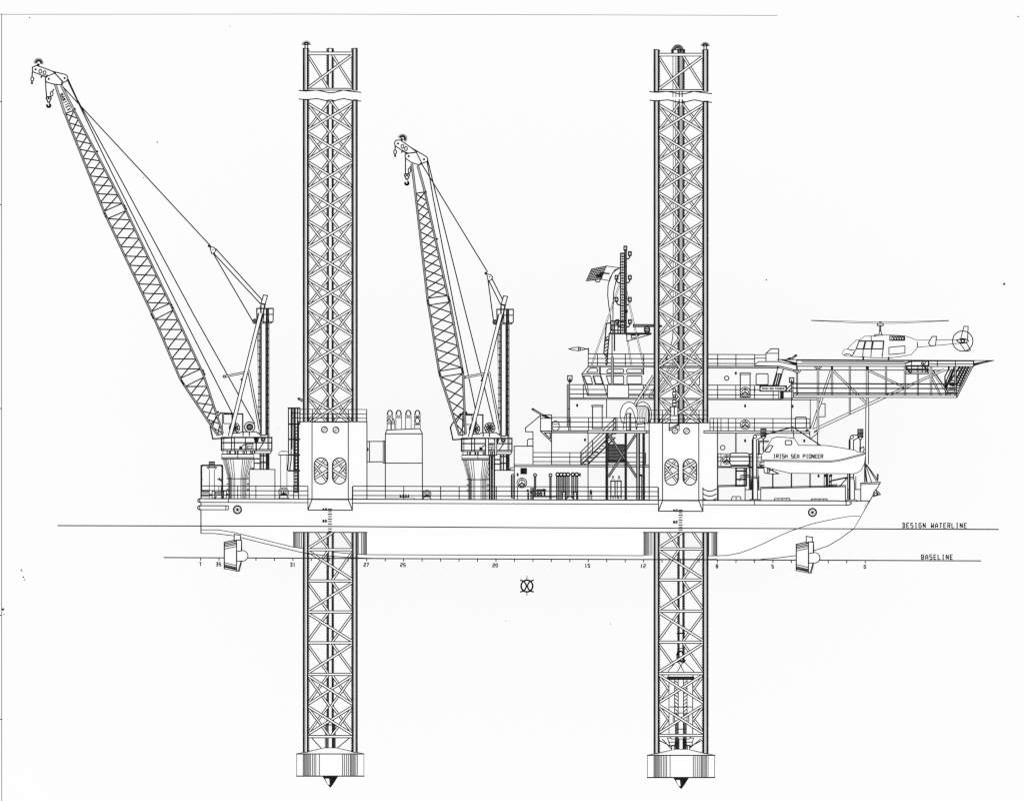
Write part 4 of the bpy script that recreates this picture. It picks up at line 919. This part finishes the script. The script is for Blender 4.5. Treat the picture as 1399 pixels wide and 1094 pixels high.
guard('tiny railing end overlapping the right edge of the forward jack house', (970, 980.5), (571.4, 577.5, 583.8), (970, 974.7, 980.3), 153, 588.5, 1.0)
buoy(1018, 580, 6.6, 87, 'round lifebuoy on the railing above the raft canister')
m = MB(); m.prism([(1106.5, 589.2), (1106.5, 591.8), (980.5, 591.4), (980.5, 588.5)], 40, 92, 1.1); m.prism([(961.7, 588.4), (980.5, 588.5), (980.5, 591.4), (961.7, 591.3)], 80, 153.5, 1.1); tag(m.build('side_deck'), 'narrow deck edge running right from the forward jack house under a railing', 'deck')

# house wall behind the raft, lamps, bulkhead stiffeners
m = MB(); m.bar((1005.4, 592, 72.6), (1005.4, 618, 72.6), 1.6); m.disk(987.3, 611.3, 3.1, 72, 73.5, 0, 1.1); m.build('porthole', w2)
lamp(1018, 601.9, 72, w2); lamp(1098.8, 602, 72, w2); lamp(1118.3, 650, 78, A1)
m = MB(); m.prism([(980.5, 638.5), (1158, 639), (1158, 683.8), (980.5, 683)], -60, 70, 1.0)
for u in (1055.8, 1081.3, 1106.7): m.bar((u, 640, 70.6), (u, 666, 70.6), 1.7)
m.build('foredeck_wall', A1)
m = MB(); m.ln([(1107, 545), (1107, 599.5)], 73, .9); m.ln([(1117, 591), (1117, 640)], 73, .9); m.build('wall_seam', w2)

# ================================================================== raft, davits, lifeboat
zg = Z(980, 560, 7.817)
guard('short railing left of the raft canister with a lifebuoy on it', (981, 1040), (619.6, 624.6, 630), (981, 985), 108, 636, .9)
buoy(992.8, 627.7, 6, 109, 'round lifebuoy tucked left of the striped raft canister')
Ra = thing('raft_canister', 'rounded white life raft canister with stripes on a narrow stand', 'life raft', 1010, 664, 116)
m = MB(); m.prism(rr(997.3, 618.7, 1023.6, 635.3, 3.4, 5), 108, 126, 1.2)
for y in (494, 505, 545): m.ln(zg([(138, y), (338, y)]), 126.5, .9)
m.build('shell', Ra)
m = MB(); m.fill(zg(box(150, 586, 338, 598)), 110, 127); m.prism(zg("140,600 345,600 330,616 155,616"), 110, 126, 1.0); m.build('cradle', Ra)
m = MB()
for x, w in ((198, 2), (285, 1), (308, 2.6)): m.bar((*zg(x, 616), 118), (*zg(x, 815), 118), w)
for y in (650, 740, 805): m.bar((*zg(198, y), 118), (*zg(305, y), 118), 2.2)
m.prism(zg(box(205, 620, 290, 812)), 110, 116, .8); m.build('stand', Ra)
m = MB(); m.ln(zg("240,705 262,694 335,694 360,715 365,850"), 130, 1.1); m.ln(zg("240,760 250,720 270,712 335,712 348,735 350,850"), 130, 1.1); tag(m.build('bent_pipe'), 'double bent pipe curving down beside the raft canister stand', 'pipe')
def davit(du, dv, label, low):
    D = thing('boat_davit', label, 'davit', 1032+du, 684, 112, 'davits holding the lifeboat')
    T = lambda pts: [(x+du, y+dv) for x, y in PT(pts)]
    m = MB(); m.prism(T("1029,682.5 1029,597 1031,594 1041,593.4 1041,597 1033.6,600.6 1033.6,650 1035,660 1035,682.5"), 106, 112, 1.1)
    m.disk(*T([(1031.3, 596.5)])[0], 2.2, 112, 113.5, 0, 1.0); m.build('post', D)
    m = MB(); m.fill(T([(1027, 601), (1028.6, 597), (1028.6, 682), (1027, 682)]), 107, 111); m.build('rope_track', D)
    m = MB(); m.ln(T("1029,651 1033.6,651"), 112.6, 1); m.ln(T("1029,653 1034,653"), 112.6, 1); m.ln(T("1036.8,650 1036.8,668"), 110, .9); m.build('collar', D)
    m = MB(); m.prism(T("1023,684 1025,682 1037,682 1039,684"), 104, 114, 1.0); m.build('foot', D)
    m = MB(); m.prism(T("1039.6,585.8 1046.4,585.8 1046.4,596 1043,600.5 1039.6,596"), 108, 116, 1.2)
    for x in (1041.2, 1043, 1044.8): m.bar((*T([(x, 586)])[0], 116.5), (*T([(x, 597)])[0], 116.5), 1.2)
    m.bar((*T([(1039, 591.5)])[0], 116.7), (*T([(1047, 591.5)])[0], 116.7), 2); m.bar((*T([(1039, 595.5)])[0], 116.7), (*T([(1047, 595.5)])[0], 116.7), 1.4); m.build('fall_block', D)
    m = MB(); m.ln(T([(1042.8, 600), (1042.8, low)]), 116, 1.4)
    for y in (611, 613.5): m.fill(ell(*T([(1042.8, y)])[0], 1.4, n=8), 115, 117)
    m.build('fall_rope', D)
davit(0, 0, 'white boat davit at the stern end of the lifeboat beside the raft canister', 616.5)
davit(132.4, .6, 'white boat davit at the bow end of the lifeboat near the stem', 617.5)
m = MB()
for a in (340, 348, 358): m.bar((*zg(a, 480), 104), (*zg(a, 850), 104), .7)
for a in (420, 430, 437): m.bar((*zg(a, 480), 104), (*zg(a, 850), 104), .5)
m.ln(zg("340,470 470,470"), 104, 1); m.ln(zg("440,330 550,330"), 104, 1.2); m.ln(zg("448,345 545,345"), 104, .9); m.ln(zg("440,320 440,480"), 104, 1.2); m.ln(zg("450,345 450,470"), 104, .9); m.ln(zg("300,850 465,850"), 104, 1.1); m.ln(zg("440,620 490,620"), 104, .9); m.ln(zg("465,850 465,965"), 104, 1)
tag(m.build('davit_frame'), 'dark upright frame bars behind the stern-end davit', 'frame')
LB = thing('lifeboat', 'enclosed white lifeboat lettered IRISH SEA PIONEER hanging from two davits', 'lifeboat', 1110, 647, 128)
def loft(m, stations, dc, n=16, pw=1.0):
    """stations: (u, top, bottom, halfwidth); smooth closed cross-sections"""
    rings = []
    for u, t, b, w in stations:
        c, h = (t+b)/2, (b-t)/2; r = []
        for i in range(n):
            a = 2*math.pi*i/n; sx, cx = math.sin(a), math.cos(a)
            r.append(W(u, c-h*math.copysign(abs(cx)**pw, cx), dc+w*math.copysign(abs(sx)**pw, sx)))
        rings.append(r)
    for r0, r1 in zip(rings, rings[1:]):
        for i in range(n): m.face([r0[i], r0[(i+1) % n], r1[(i+1) % n], r1[i]], 0)
    m.face(rings[0], 0); m.face(rings[-1], 0)
top = zb("472,262 490,240 545,150 580,140 640,143 700,150 730,199 920,200 970,207 1050,220 1130,235 1150,247 1203,252")
gun = zb("465,302 960,308 1010,302 1060,291 1130,272 1203,253")
bot = zb("490,350 580,372 670,394 1120,397 1150,388 1172,372 1195,325 1205,255")
BW = [(1039, 15), (1046, 19), (1060, 21), (1110, 22), (1140, 19), (1160, 14), (1175, 7), (1182.5, 1)]
m = MB(); us = sorted(set([x for x, _ in top]+[x for x, _ in gun if x > 1041]))
loft(m, [(u, interp(top, u), interp(gun, u)+.4, interp(BW, u)*.9) for u in us], 128, 20, .75)
m.ln(top, 128, 1.3); m.ln3([(x, y, 128+interp(BW, x)*.5) for x, y in zb("472,262 465,302")], 1.1); cp = m.build('canopy', LB)
m = MB(); us = sorted(set([x for x, _ in bot]+[x for x, _ in gun if x > 1045]))
loft(m, [(u, interp(gun, u), max(interp(bot, u), interp(gun, u)+.4), interp(BW, u)) for u in us], 128, 20, .75)
m.ln(bot, 128, 1.3)
for k, w in ((0, .8), (1.6, .75)): m.ln3([(x, y+k, 128+interp(BW, x)+.8) for x, y in gun], w)
m.face([W(x, y, 128+interp(BW, x)+.4) for x, y in gun]+[W(x, y+1.6, 128+interp(BW, x)+.4) for x, y in reversed(gun)], 0)
hl = m.build('boat_hull', LB)
m = MB(); m.prism(zb("458,320 498,318 498,332 465,345 455,340"), 122, 134, 1.2); m.fill(zb("455,332 490,336 468,346"), 134, 135.5); m.build('stern_step', LB)
m = MB(); m.prism(zb("484,350 500,352 535,372 590,398 545,400 505,396 488,390"), 124, 132, 1.2); m.ln(zb("510,358 512,392"), 132.5, 1); m.ln(zb("512,375 530,375 520,392"), 132.5, 1.1); m.build('rudder', LB)
m = MB(); m.prism(zb("491,242 527,198 549,202 525,247"), 138, 146.5, 1.1); m.build('window', cp)
m = MB(); m.prism(zb(rr(637, 164, 682, 194, 6)), 140, 149, 1.2); m.build('window', cp)
m = MB(); m.text('IRISH SEA PIONEER', 1056.6, 625.4, 4.9, 150.5, 4.06, 1.0, math.radians(.25), .54); m.build('lettering', cp)
m = MB(); m.ln(zb("480,125 690,68 885,198"), 131, 1.4); m.ln(zb("480,127 520,116 690,70"), 131, 1.0); m.ln(zb("690,68 697,146"), 131, 1.1); m.build('gripe_rope', LB)
m = MB(); m.ln(zb("1165,247 1170,218 1190,208 1195,230 1185,247"), 128, 1.1); m.build('bow_hook', LB)

# foredeck bulwark panels with mooring openings
for s, op, lab in (("162,490 352,487 352,590 162,590", [zb("252,588 262,560 318,560 325,588")], 'short white bulwark panel right of the forward jack house'),
                   ("463,503 1062,490 1062,592 463,590", [zb("557,590 563,574 665,572 672,590"), zb("816,592 824,576 930,576 937,592")], 'long low white bulwark panel below the lifeboat')):
    Bk = thing('bulwark', lab, 'bulwark', *zb(s)[3], 140, 'bulwark panels along the foredeck')
    m = MB(); q = zb(s); m.prism(q, 110, 116, 1.1); m.ln([(q[0][0]-1, q[0][1]-1.6), (q[1][0]+.6, q[1][1]-1.6)], 117, 1.0); m.build('panel', Bk)
    for o in op:
        m = MB(); m.prism(o, 116.3, 118, 1.0); m.ln([lerp(o[0], o[1], .5), lerp(o[3], o[2], .5)], 118.3, .2); c = (o[0][0]+o[3][0])/2; m.ln([(c, o[1][1]), (c, o[0][1])], 118.5, .9)
        if len(op) > 1:
            for t in (.25, .75): x = o[0][0]+(o[3][0]-o[0][0])*t; m.ln([(x, o[1][1]), (x, o[0][1])], 118.5, .6)
        m.build('mooring_opening', Bk)
m = MB(); m.prism([(1155.5, 668.5), (1176, 668.5), (1176, 684), (1155.5, 684)], 60, 66, 1.0); m.bar((1158.5, 669, 66.5), (1158.5, 684, 66.5), .9); tag(m.build('step_locker'), 'white locker between the bow-end davit and the bow bulwark', 'locker')
Bw = thing('anchor_winch', 'dark upright winch with a slanted arm under the bow of the lifeboat', 'winch', 1132, 665, 96)
m = MB(); m.fill(zb(box(928, 400, 940, 490)), 92, 98); m.prism(zb(box(912, 405, 926, 490)), 92, 97, 1); m.fill(ell(*zb(920, 415), 1.6), 96, 99)
m.prism(zb(box(948, 410, 962, 490)), 92, 97, 1.2); m.fill(ell(*zb(960, 412), 2), 96, 99); m.fill(ell(*zb(957, 455), 1.6), 96, 99); m.build('winch_post', Bw)
m = MB(); m.tube((*zb(962, 448), 96), (*zb(1075, 425), 96), .8, 1); m.ln(zb("1078,425 1020,490"), 96, 1.3); m.fill(zb("1055,425 1080,418 1082,435 1062,438"), 95, 98); m.prism(zb("945,478 998,475 1005,490 945,490"), 92, 98, 1); m.build('slanted_arm', Bw)
# hoses hanging on the forward jack house
m = MB()
for y in (0, 6.8, 13): m.ln([(959.8+t*19, 666.5+y+4.2*math.sin(math.pi*min(1, t*.93+.02))**.8) for t in [i/12 for i in range(13)]], 153, 1.2)
tag(m.build('draped_hose'), 'three sagging hose lines at the right foot of the forward jack house', 'hose')
# forestay wires and jackstaff at the bow
Fw = thing('bow_stays', 'fan of thin stay wires meeting below the helideck post at the bow', 'wires', 1188, 658, 20)
for a, b in ((1177.5, 0), (1179.5, 0), (1184.5, 0), (1190.5, 0), (1197, -1.5), (1199.5, -2)):
    m = MB(); m.ln3([(1181.4, 631, 24), (a+3.5 if a < 1181 else a, 658+b, 18)], 1.0); m.build('stay_wire', Fw)
m = MB(); m.tube((1199.3, 647, 0), (1198.6, 657, 0), 1.2, .9); m.build('jackstaff', Fw)

# ================================================================== helideck
zn = Z(1080, 420, 4.663)
HD = thing('helideck', 'raised flat helideck on a truss with walkway, jutting out over the bow', 'helideck', 1210, 545, 0)
m = MB(); m.prism([(1088.5, 492.2), (1330, 493.2), (1330, 500.6), (1088.5, 500.2)], -96, 96, 1.1); m.bar((1088.5, 496.8, 96.5), (1236, 497, 96.5), 1.0); m.bar((1062, 491.2, 96), (1357, 492.6, 96), .9); m.bar((1095, 494.2, 96.6), (1236, 494.6, 96.6), .9); m.build('deck', HD)
m = MB(); m.fill([(1061, 490.4), (1068, 490.6), (1088.5, 495.4), (1088.5, 499.6), (1077, 495)], -70, 92)
m.build('net_edge', HD)
m = MB(); m.fill([(1330, 496.2), (1342, 494), (1357.7, 491.6), (1357.7, 493), (1340, 497), (1331, 500)], -90, 94); m.build('net_edge', HD)
for d in (92, -92): MB().bar((1094, 505.2, d), (1298, 505.8, d), 1.0).build('beam', HD)
for u, w, v0, v1 in ((1089, 1.4, 494, 539), (1117.5, 2.2, 500, 590), (1136.7, 2.0, 500, 543), (1160.9, 1.6, 500, 566), (1184.9, 3.0, 500, 556), (1210.4, 1.8, 500, 542), (1236.3, 2.0, 500, 543), (1253.9, 1.6, 511, 543), (1271.9, 2.2, 500, 543), (1305, 1.6, 493, 543)):
    for d in (94, -94): MB().tube((u, v0, d), (u, v1, d), w, .8, .4 if w > 2.5 else 0).build('post', HD)
for a, b, w in (((1135.6, 505.8), (1109, 585), 2.8), ((1137.6, 505.8), (1184, 551), 2.4), ((1186, 505.8), (1236, 529.4), 2.2), ((1111.5, 587.5), (1211, 541), 3.3), ((1211, 541), (1290, 505), 2.6), ((1272.6, 505.8), (1298.5, 542), 2.2), ((1272, 514), (1285, 540), 2.0)):
    for d in (94, -94): MB().tube((*a, d-2), (*b, d-2), w, .8).build('truss_brace', HD)
m = MB(); m.tube((1184.9, 556, 24), (1184.4, 634, 24), 4.0, 1.0); m.build('centre_column', HD)
m = MB(); m.ball(1108.7, 589.6, 88, 4.3); m.prism([(1106, 592), (1112, 591), (1117, 588), (1116.5, 592), (1107, 599.8)], 84, 90, 1.1); m.fill([(1099.5, 589), (1102.5, 584.8), (1105, 588.8)], 86, 90); m.build('hinge', HD)
Wk = MB(); Wk.prism([(1084, 539.6), (1307, 540.2), (1307, 543), (1084, 542.6)], 74, 98, .9); wk = Wk.build('walkway', HD)
for y, w in ((524, 1.6), (530.2, 1.5), (536.9, 1.7)):
    m = MB(); m.bar((1084, y, 98), (1307, y+.6, 98), w); m.build('walkway_rail', wk)
for x, y in ((1117.5, 500.4), (1089, 505.6)): m = MB(); m.prism(arc(x, y, 4.6, 3.8, 0, 180, 10), 90, 97, 1.0); m.ln(arc(x, y, 2.4, 2, 0, 180, 8), 97.2, .9); m.build('foot_bracket', HD)
MB().fill(box(1135.1, 500.3, 1138.2, 505.8), 90, 98).build('joint_plate', HD); MB().fill(box(1183.5, 500.8, 1186.4, 506), 90, 98).build('joint_plate', HD)
zs = Z(1220, 470, 8.744)
m = MB(); d = 99
m.ln(zs("142,232 222,203 425,203 425,262"), d, 2.0); m.ln(zs("150,262 425,262"), d, 2.4); m.ln(zs("150,300 425,300"), d, 1.6); m.ln(zs("145,337 425,337 425,355 145,355"), d, 1); m.fill(zs("145,232 160,262 222,345 205,355 148,290"), d-3, d+1)
for x in (222, 297, 350, 390, 415): m.ln(zs([(x, 203 if x == 222 else 250), (x, 335)]), d, 1.1)
m.ln(zs(ell(352, 232, 12)), d, 1.2, True); m.ln(zs("350,250 400,300 410,330"), d, 1.4); m.ln(zs("395,215 370,245 420,330"), d, 1.2); m.build('safety_basket', HD)
m = MB()
for y in (203, 236): m.bar((*zs(425, y), 97), (*zs(965, y), 97), 1.0)
for x in (530, 745, 965): m.bar((*zs(x, 203), 97), (*zs(x, 265), 97), 1.0)
m.build('deck_rail', HD)
Sx = MB(); Sx.tube((*zs(945, 268), 92), (*zs(757, 632), 92), 1.8, 1.0); Sx.tube((*zs(735, 268), 92), (*zs(628, 525), 92), .9, 1.0); Sx.ln(zs("690,632 640,545 480,310"), 92, 1.1)
Sx.ln(zs("790,268 755,345 755,632"), 93, 1.2); Sx.fill(zs(box(655, 268, 678, 300)), 90, 94); Sx.fill(zs(box(672, 622, 765, 634)), 88, 93)
for i in range(11):
    y = 290+i*29; e = max(690 if i > 4 else 760, 745); x1 = 940-(y-268)*.517; Sx.bar((*zs(775 if i < 5 else 690-(i-5)*8, y), 90), (*zs(x1-8, y), 90), 1.5)
for k in range(4):
    x = 800+k*34; Sx.bar((*zs(x, 268), 91), (*zs(x-130+k*6, 268+ (240 if k else 190)), 91), 2.4)
for y in (470, 527, 553, 580): Sx.bar((*zs(625, y), 93), (*zs(760, y), 93), 1.2)
Sx.ln(zs("665,300 620,385 622,520 632,610"), 92, 1.5); Sx.ln(zs("700,300 640,430 625,500"), 92, 1.5); Sx.ln(zs("730,310 660,470 640,530"), 92, 1.3); Sx.build('stair', HD)

# ================================================================== helicopter
zc = Z(1130, 420, 6.359)
HC = thing('helicopter', 'light helicopter with two-blade rotor standing on the helideck', 'helicopter', 1200, 492, 0)
ft = zc("133,393 142,378 160,366 180,360 210,327 250,287 285,285 325,252 410,250 480,240 580,242 680,250 730,267 780,287 783,300")
fb = zc("133,397 145,413 170,420 215,424 330,431 440,438 540,438 640,425 730,408 760,375 783,347")
FW = [(1150.9, .6), (1156, 5), (1165, 9), (1180, 11.5), (1215, 11.5), (1235, 9), (1253.2, 3.2)]
m = MB(); us = sorted(set([x for x, _ in ft]+[x for x, _ in fb]))
loft(m, [(u, interp(ft, u), max(interp(fb, u), interp(ft, u)+.3), interp(FW, u)) for u in us], 0, 20, .7)
m.ln(ft, 0, 1.15); m.ln(fb, 0, 1.15); m.ln(zc("783,300 786,345"), 3, 1.1)
def hs(pts, w, closed=False): m.ln3([(x, y, interp(FW, x)+1.0) for x, y in zc(pts)], w, closed)
hs("150,412 170,403 200,408 215,422", 1.0); hs("180,362 215,372 235,370", 1.0); hs("383,252 383,288", 1.0); fz = m.build('fuselage', HC)
for s in ("278,292 332,292 315,360 252,360", "336,292 394,292 386,360 320,360", "402,292 490,292 486,360 390,360"):
    m = MB(); q = zc(s); d = interp(FW, q[0][0])+.8
    m.face([W(x, y, interp(FW, x)+.6) for x, y in q], 0); m.ln3([(x, y, interp(FW, x)+1) for x, y in q], 1.3, True); m.ln3([(x, y, interp(FW, x)+1.2) for x, y in q[:2]], 1.8); m.ln3([(*q[1], d+.4), (*q[2], d+.4)], 1.7); m.build('window', fz)
m = MB()
for a in ("252,360 220,418", "315,360 308,428", "386,360 380,430", "486,360 478,433", "250,360 486,360"): hs(a, 1.0)
for x, y in ((228, 395), (311, 405), (478, 408)): m.fill(ell(*zc(x, y), .9, n=8), 10, interp(FW, zc(x, y)[0])+1.5)
m.build('door', fz)
m = MB(); hs("537,347 676,333 676,397 537,409", 1.0, True); m.build('cargo_hatch', fz)
m = MB(); hs("545,250 673,252 673,285 545,285", 1.3, True)
for x in (570, 592, 614, 636, 658): hs(ell(x, 270, 9, 12, 10), 1.0, True)
m.build('exhaust_grille', fz)
m = MB(); q = zc("780,287 1165,281"); b = zc("784,345 1165,308")
loft(m, [(q[0][0], q[0][1], b[0][1], 3.4), (q[1][0], q[1][1], b[1][1], 1.2)], 0, 12, .8); m.ln(q, 0, 1.1); m.ln(b, 0, 1.1); m.build('tail_boom', HC)
m = MB(); m.prism(zc("880,310 912,252 950,252 942,330 900,336"), -14, 14, 1.1); m.build('stabiliser', HC)
m = MB(); m.prism(zc("1158,280 1190,163 1225,165 1220,280"), -1, 1, 1.0); m.prism(zc("1156,312 1200,378 1222,380 1245,370 1212,308"), -1, 1, 1.0); m.build('tail_fin', HC)
m = MB(); m.ln(zc(ell(1178, 292, 88, 88, 40)), 4, 1.1, True); m.ln(zc("1125,290 1150,275 1178,270 1205,275 1230,290 1205,305 1178,310 1150,305"), 4, 1.1, True)
m.prism(zc(ell(1178, 291, 14)), 2, 5, 1.6); m.build('tail_rotor', HC)
m = MB(); m.tube((*zc(462, 158), 0), (*zc(460, 235), 0), 1.4, 1.0); m.prism(zc(box(437, 140, 487, 158)), -3, 3, 1.1); m.prism(zc(box(452, 125, 472, 145)), -2, 2, 1.0); m.prism(zc("408,250 418,236 476,236 482,250"), -5, 5, 1.1); m.prism(zc("450,236 455,205 468,205 474,236"), -2, 2, 1.0); rm = m.build('rotor_mast', HC)
for s in ([(1108.5, 437.6), (1150, 438.6), (1202.5, 440.2), (1202.5, 442), (1165, 441), (1130, 439.0), (1108.5, 438.1)], [(1202.5, 440.2), (1245, 439.2), (1295.9, 437.7), (1295.9, 438.3), (1262, 440), (1230, 441.6), (1202.5, 442)]):
    m = MB(); m.prism(s, -3.5, 3.5, .6); m.build('rotor_blade', HC)
for d in (9, -9):
    m = MB(); m.bar((*zc(275, 459), d), (*zc(540, 461), d), 1.1); m.bar((*zc(262, 455), d), (*zc(300, 462), d), 1.5)
    for x in (316, 536): m.tube((*zc(x, 428), d*.6), (*zc(x-4, 460), d), 1.2, .9)
    m.build('skid', HC)

# ================================================================== thrusters
zt = Z(260, 660, 5.381)
for du, dv, lab in ((0, 0, 'ducted thruster pod under the curved stern'), (781.4, 2.6, 'ducted thruster pod under the rising bow')):
    H = thing('thruster', lab, 'thruster', 322+du, 738+dv, 150, 'thruster pods below the hull')
    T = lambda pts: [(x+du, y+dv) for x, y in pts]
    def cone(m, prof, cv, n=32):
        for (x0, r0), (x1, r1) in zip(prof, prof[1:]):
            for i in range(n):
                a, b = 2*math.pi*i/n, 2*math.pi*(i+1)/n
                m.face([W(x0+du, cv+dv+r0*math.cos(a), 150+r0*math.sin(a)), W(x0+du, cv+dv+r0*math.cos(b), 150+r0*math.sin(b)), W(x1+du, cv+dv+r1*math.cos(b), 150+r1*math.sin(b)), W(x1+du, cv+dv+r1*math.cos(a), 150+r1*math.sin(a))], 0)
    m = MB(); cv = 758.4; cone(m, [(306.4, 17.6), (323.2, 21), (330, 20.4), (330.3, 8), (306.4, 8)], cv)
    S_ = lambda x, y: math.sqrt(max(.5, interp([(306.4, 17.6), (323.2, 21), (330.4, 20.4)], x)**2-(y-cv)**2))+.5
    def sl(pts, w, cl=False): m.ln3([(x+du, y+dv, 150+S_(x, y)) for x, y in zt(pts)], w, cl)
    sl("250,436 340,416", 2.2); sl("250,444 340,425", 1.1); sl("250,455 340,436", 1.1); sl("250,466 340,447", 1.1); sl("254,482 338,463", .9)
    sl("250,582 340,604", .9); sl("250,597 340,619", 1.1); sl("250,606 340,627", 1.1); sl("250,614 340,634", 1.3); sl("250,624 340,642", 1.8)
    for x in (250, 340):
        pts = [(x, 436-(x-250)*.22+i*(190+(x-250)*.41)/10) for i in range(11)]; sl(pts, 1.3)
    sl("340,416 376,418", 1.6); sl("342,643 360,643", 1.4); m.build('nozzle', H)
    m = MB(); m.prism(T(zt("340,416 377,418 380,560 360,643 340,643")), 166, 172.5, 1.1); m.ln(T(zt("376,420 372,575 352,640")), 173, .8); m.build('nozzle_cheek', H)
    m = MB(); m.ball(331.5+du, 759+dv, 172, 7.2, 0, None); m.ln(T(zt(arc(382, 533, 41, 38, -95, 95, 16))), 174, 1.2); m.ln(T(zt("342,500 382,496")), 174.5, 1); m.ln(T(zt("342,572 380,572")), 174.5, 1); m.ln(T(zt("342,500 342,572")), 180, .8); m.build('hub', H)
    m = MB(); m.prism(T(zt("323,375 370,383 368,416 323,422")), 140, 168, 1.1); m.build('neck', H)

# ================================================================== drawn reference lines
DW = thing('design_waterline', 'long thin ruled waterline across the hull lettered DESIGN WATERLINE at its right', 'line', 720, 721, 161)
m = MB(); m.ln([(79, 717.7), (420, 718.7), (720, 720.5), (1364, 722.9)], 160.5, 1.15); m.build('ruled_line', DW)
m = MB(); m.text('DESIGN WATERLINE', 1233, 720.6, 6.2, 160.5, 5.62, 1.0, math.radians(.1), .48); m.build('lettering', DW)
BL = thing('baseline', 'lower ruled line with numbered tick marks lettered BASELINE at its right', 'line', 780, 764, 161)
m = MB(); m.ln([(224, 761.3), (510, 762.6), (860, 763.9), (1340, 765.8)], 160.5, 1.15); m.build('ruled_line', BL)
m = MB(); m.text('BASELINE', 1259, 763.7, 6.2, 160.5, 5.6, 1.0, math.radians(.1), .48); m.build('lettering', BL)
bl = lambda u: 761.3+(u-224)*.00405
for n in list(range(0, 36))+[36]:
    u = 1182-25.22*n
    m = MB(); m.bar((u, bl(u), 160.5), (u, bl(u)+4, 160.5), 1.0); m.build('tick', BL)
for t, u in (('T', 274.4), ('35', 299), ('31', 400.4), ('27', 501), ('25', 551), ('20', 677), ('15', 803), ('12', 879), ('8', 980), ('5', 1056), ('0', 1182)):
    m = MB(); m.text(t, u-(3.7 if len(t) > 1 else 1.6), bl(u)+11, 4.5, 160.5, 4.1, .95, 0, .5); m.build('numeral', BL)
Ms = thing('midship_symbol', 'circled double-arc midship symbol floating alone below the hull', 'symbol', 719.5, 812, 161)
zy = Z(500, 690, 3.886)
m = MB(); m.ln(ell(719.9, 800.1, 7.9, 8.0, 36), 160.5, 2.1, True); m.build('circle', Ms)
q = PT("711,792.2 713.5,792.8 715.7,793.9 717.5,795.9 718.6,798 719.1,800.3 718.6,802.6 717.4,804.8 715.6,806.4 713.5,807.5 711,808.2")
MB().ln(q, 161.6, 1.9).build('arc', Ms); MB().ln([(2*719.9-x, y) for x, y in q], 161.6, 1.9).build('arc', Ms)
MB().ln([(719.8, 786.5), (719.8, 792)], 160.5, .8).build('centre_line', Ms); MB().ln([(719.8, 808.5), (719.8, 813)], 160.5, .8).build('centre_line', Ms)

# ================================================================== water pump beside the forward leg
Wp = thing('jack_pump', 'stacked pump unit standing on the forward jack house inside the leg', 'pump', 921, 577, 150)
zi = Z(880, 480, 9.12)
m = MB(); m.prism(zi(box(332, 690, 420, 800)), 147, 154, 1.1); m.bar((*zi(376, 692), 154.4), (*zi(376, 798), 154.4), 1.4); m.prism(zi(box(326, 800, 424, 884)), 147, 155, 1.1); m.ln(zi("328,850 424,850"), 155.4, 1); m.build('motor', Wp)
m = MB()
for y, r in ((480, 14), (525, 20), (565, 16), (625, 20), (660, 22)): m.prism(zi(rr(376-r, y-20, 376+r, y+20, 6, 2)), 148, 153, 1.1)
m.fill(zi(box(362, 558, 392, 574)), 152, 154.5); m.build('pump_stack', Wp)
m = MB(); m.fill(zi(box(306, 890, 320, 990)), 155, 158); m.fill(zi(box(430, 890, 442, 990)), 155, 158); m.ln(zi("312,964 436,900"), 157, 1.3); m.ln(zi("312,990 436,914"), 157, 1.0); m.build('bracket', Wp)

# ================================================================== camera, light, render settings
cam = bpy.data.cameras.new('camera'); cam.type = 'ORTHO'; cam.ortho_scale = 1399*S
co = bpy.data.objects.new('camera', cam); COL.objects.link(co)
co.location = W(699.5, 547, 1600); co.rotation_euler = (math.radians(90), 0, 0)
cam.clip_start = 1; cam.clip_end = 400; C.camera = co
L = bpy.data.lights.new('copy_lamp', 'AREA'); L.shape = 'SQUARE'; L.size = 120; L.energy = 6.0/0.82*math.pi*math.pi*100000.0**2; L.color = (1, 1, 1)
lo = bpy.data.objects.new('copy_lamp', L); COL.objects.link(lo); lo.location = W(699.5, 547, 0)+Vector((0, -100000, 0)); lo.rotation_euler = (math.radians(90), 0, 0)
w = bpy.data.worlds.new('World'); C.world = w; w.use_nodes = True
w.node_tree.nodes['Background'].inputs[0].default_value = (1, 1, 1, 1); w.node_tree.nodes['Background'].inputs[1].default_value = 0.11
C.view_settings.view_transform = 'Standard'; C.view_settings.look = 'None'; C.view_settings.exposure = 0; C.view_settings.gamma = 1
C.cycles.sample_clamp_direct = 0.905; C.cycles.sample_clamp_indirect = 0.1; C.cycles.filter_width = 1.3; C.cycles.use_denoising = False; C.cycles.max_bounces = 1; C.cycles.diffuse_bounces = 1
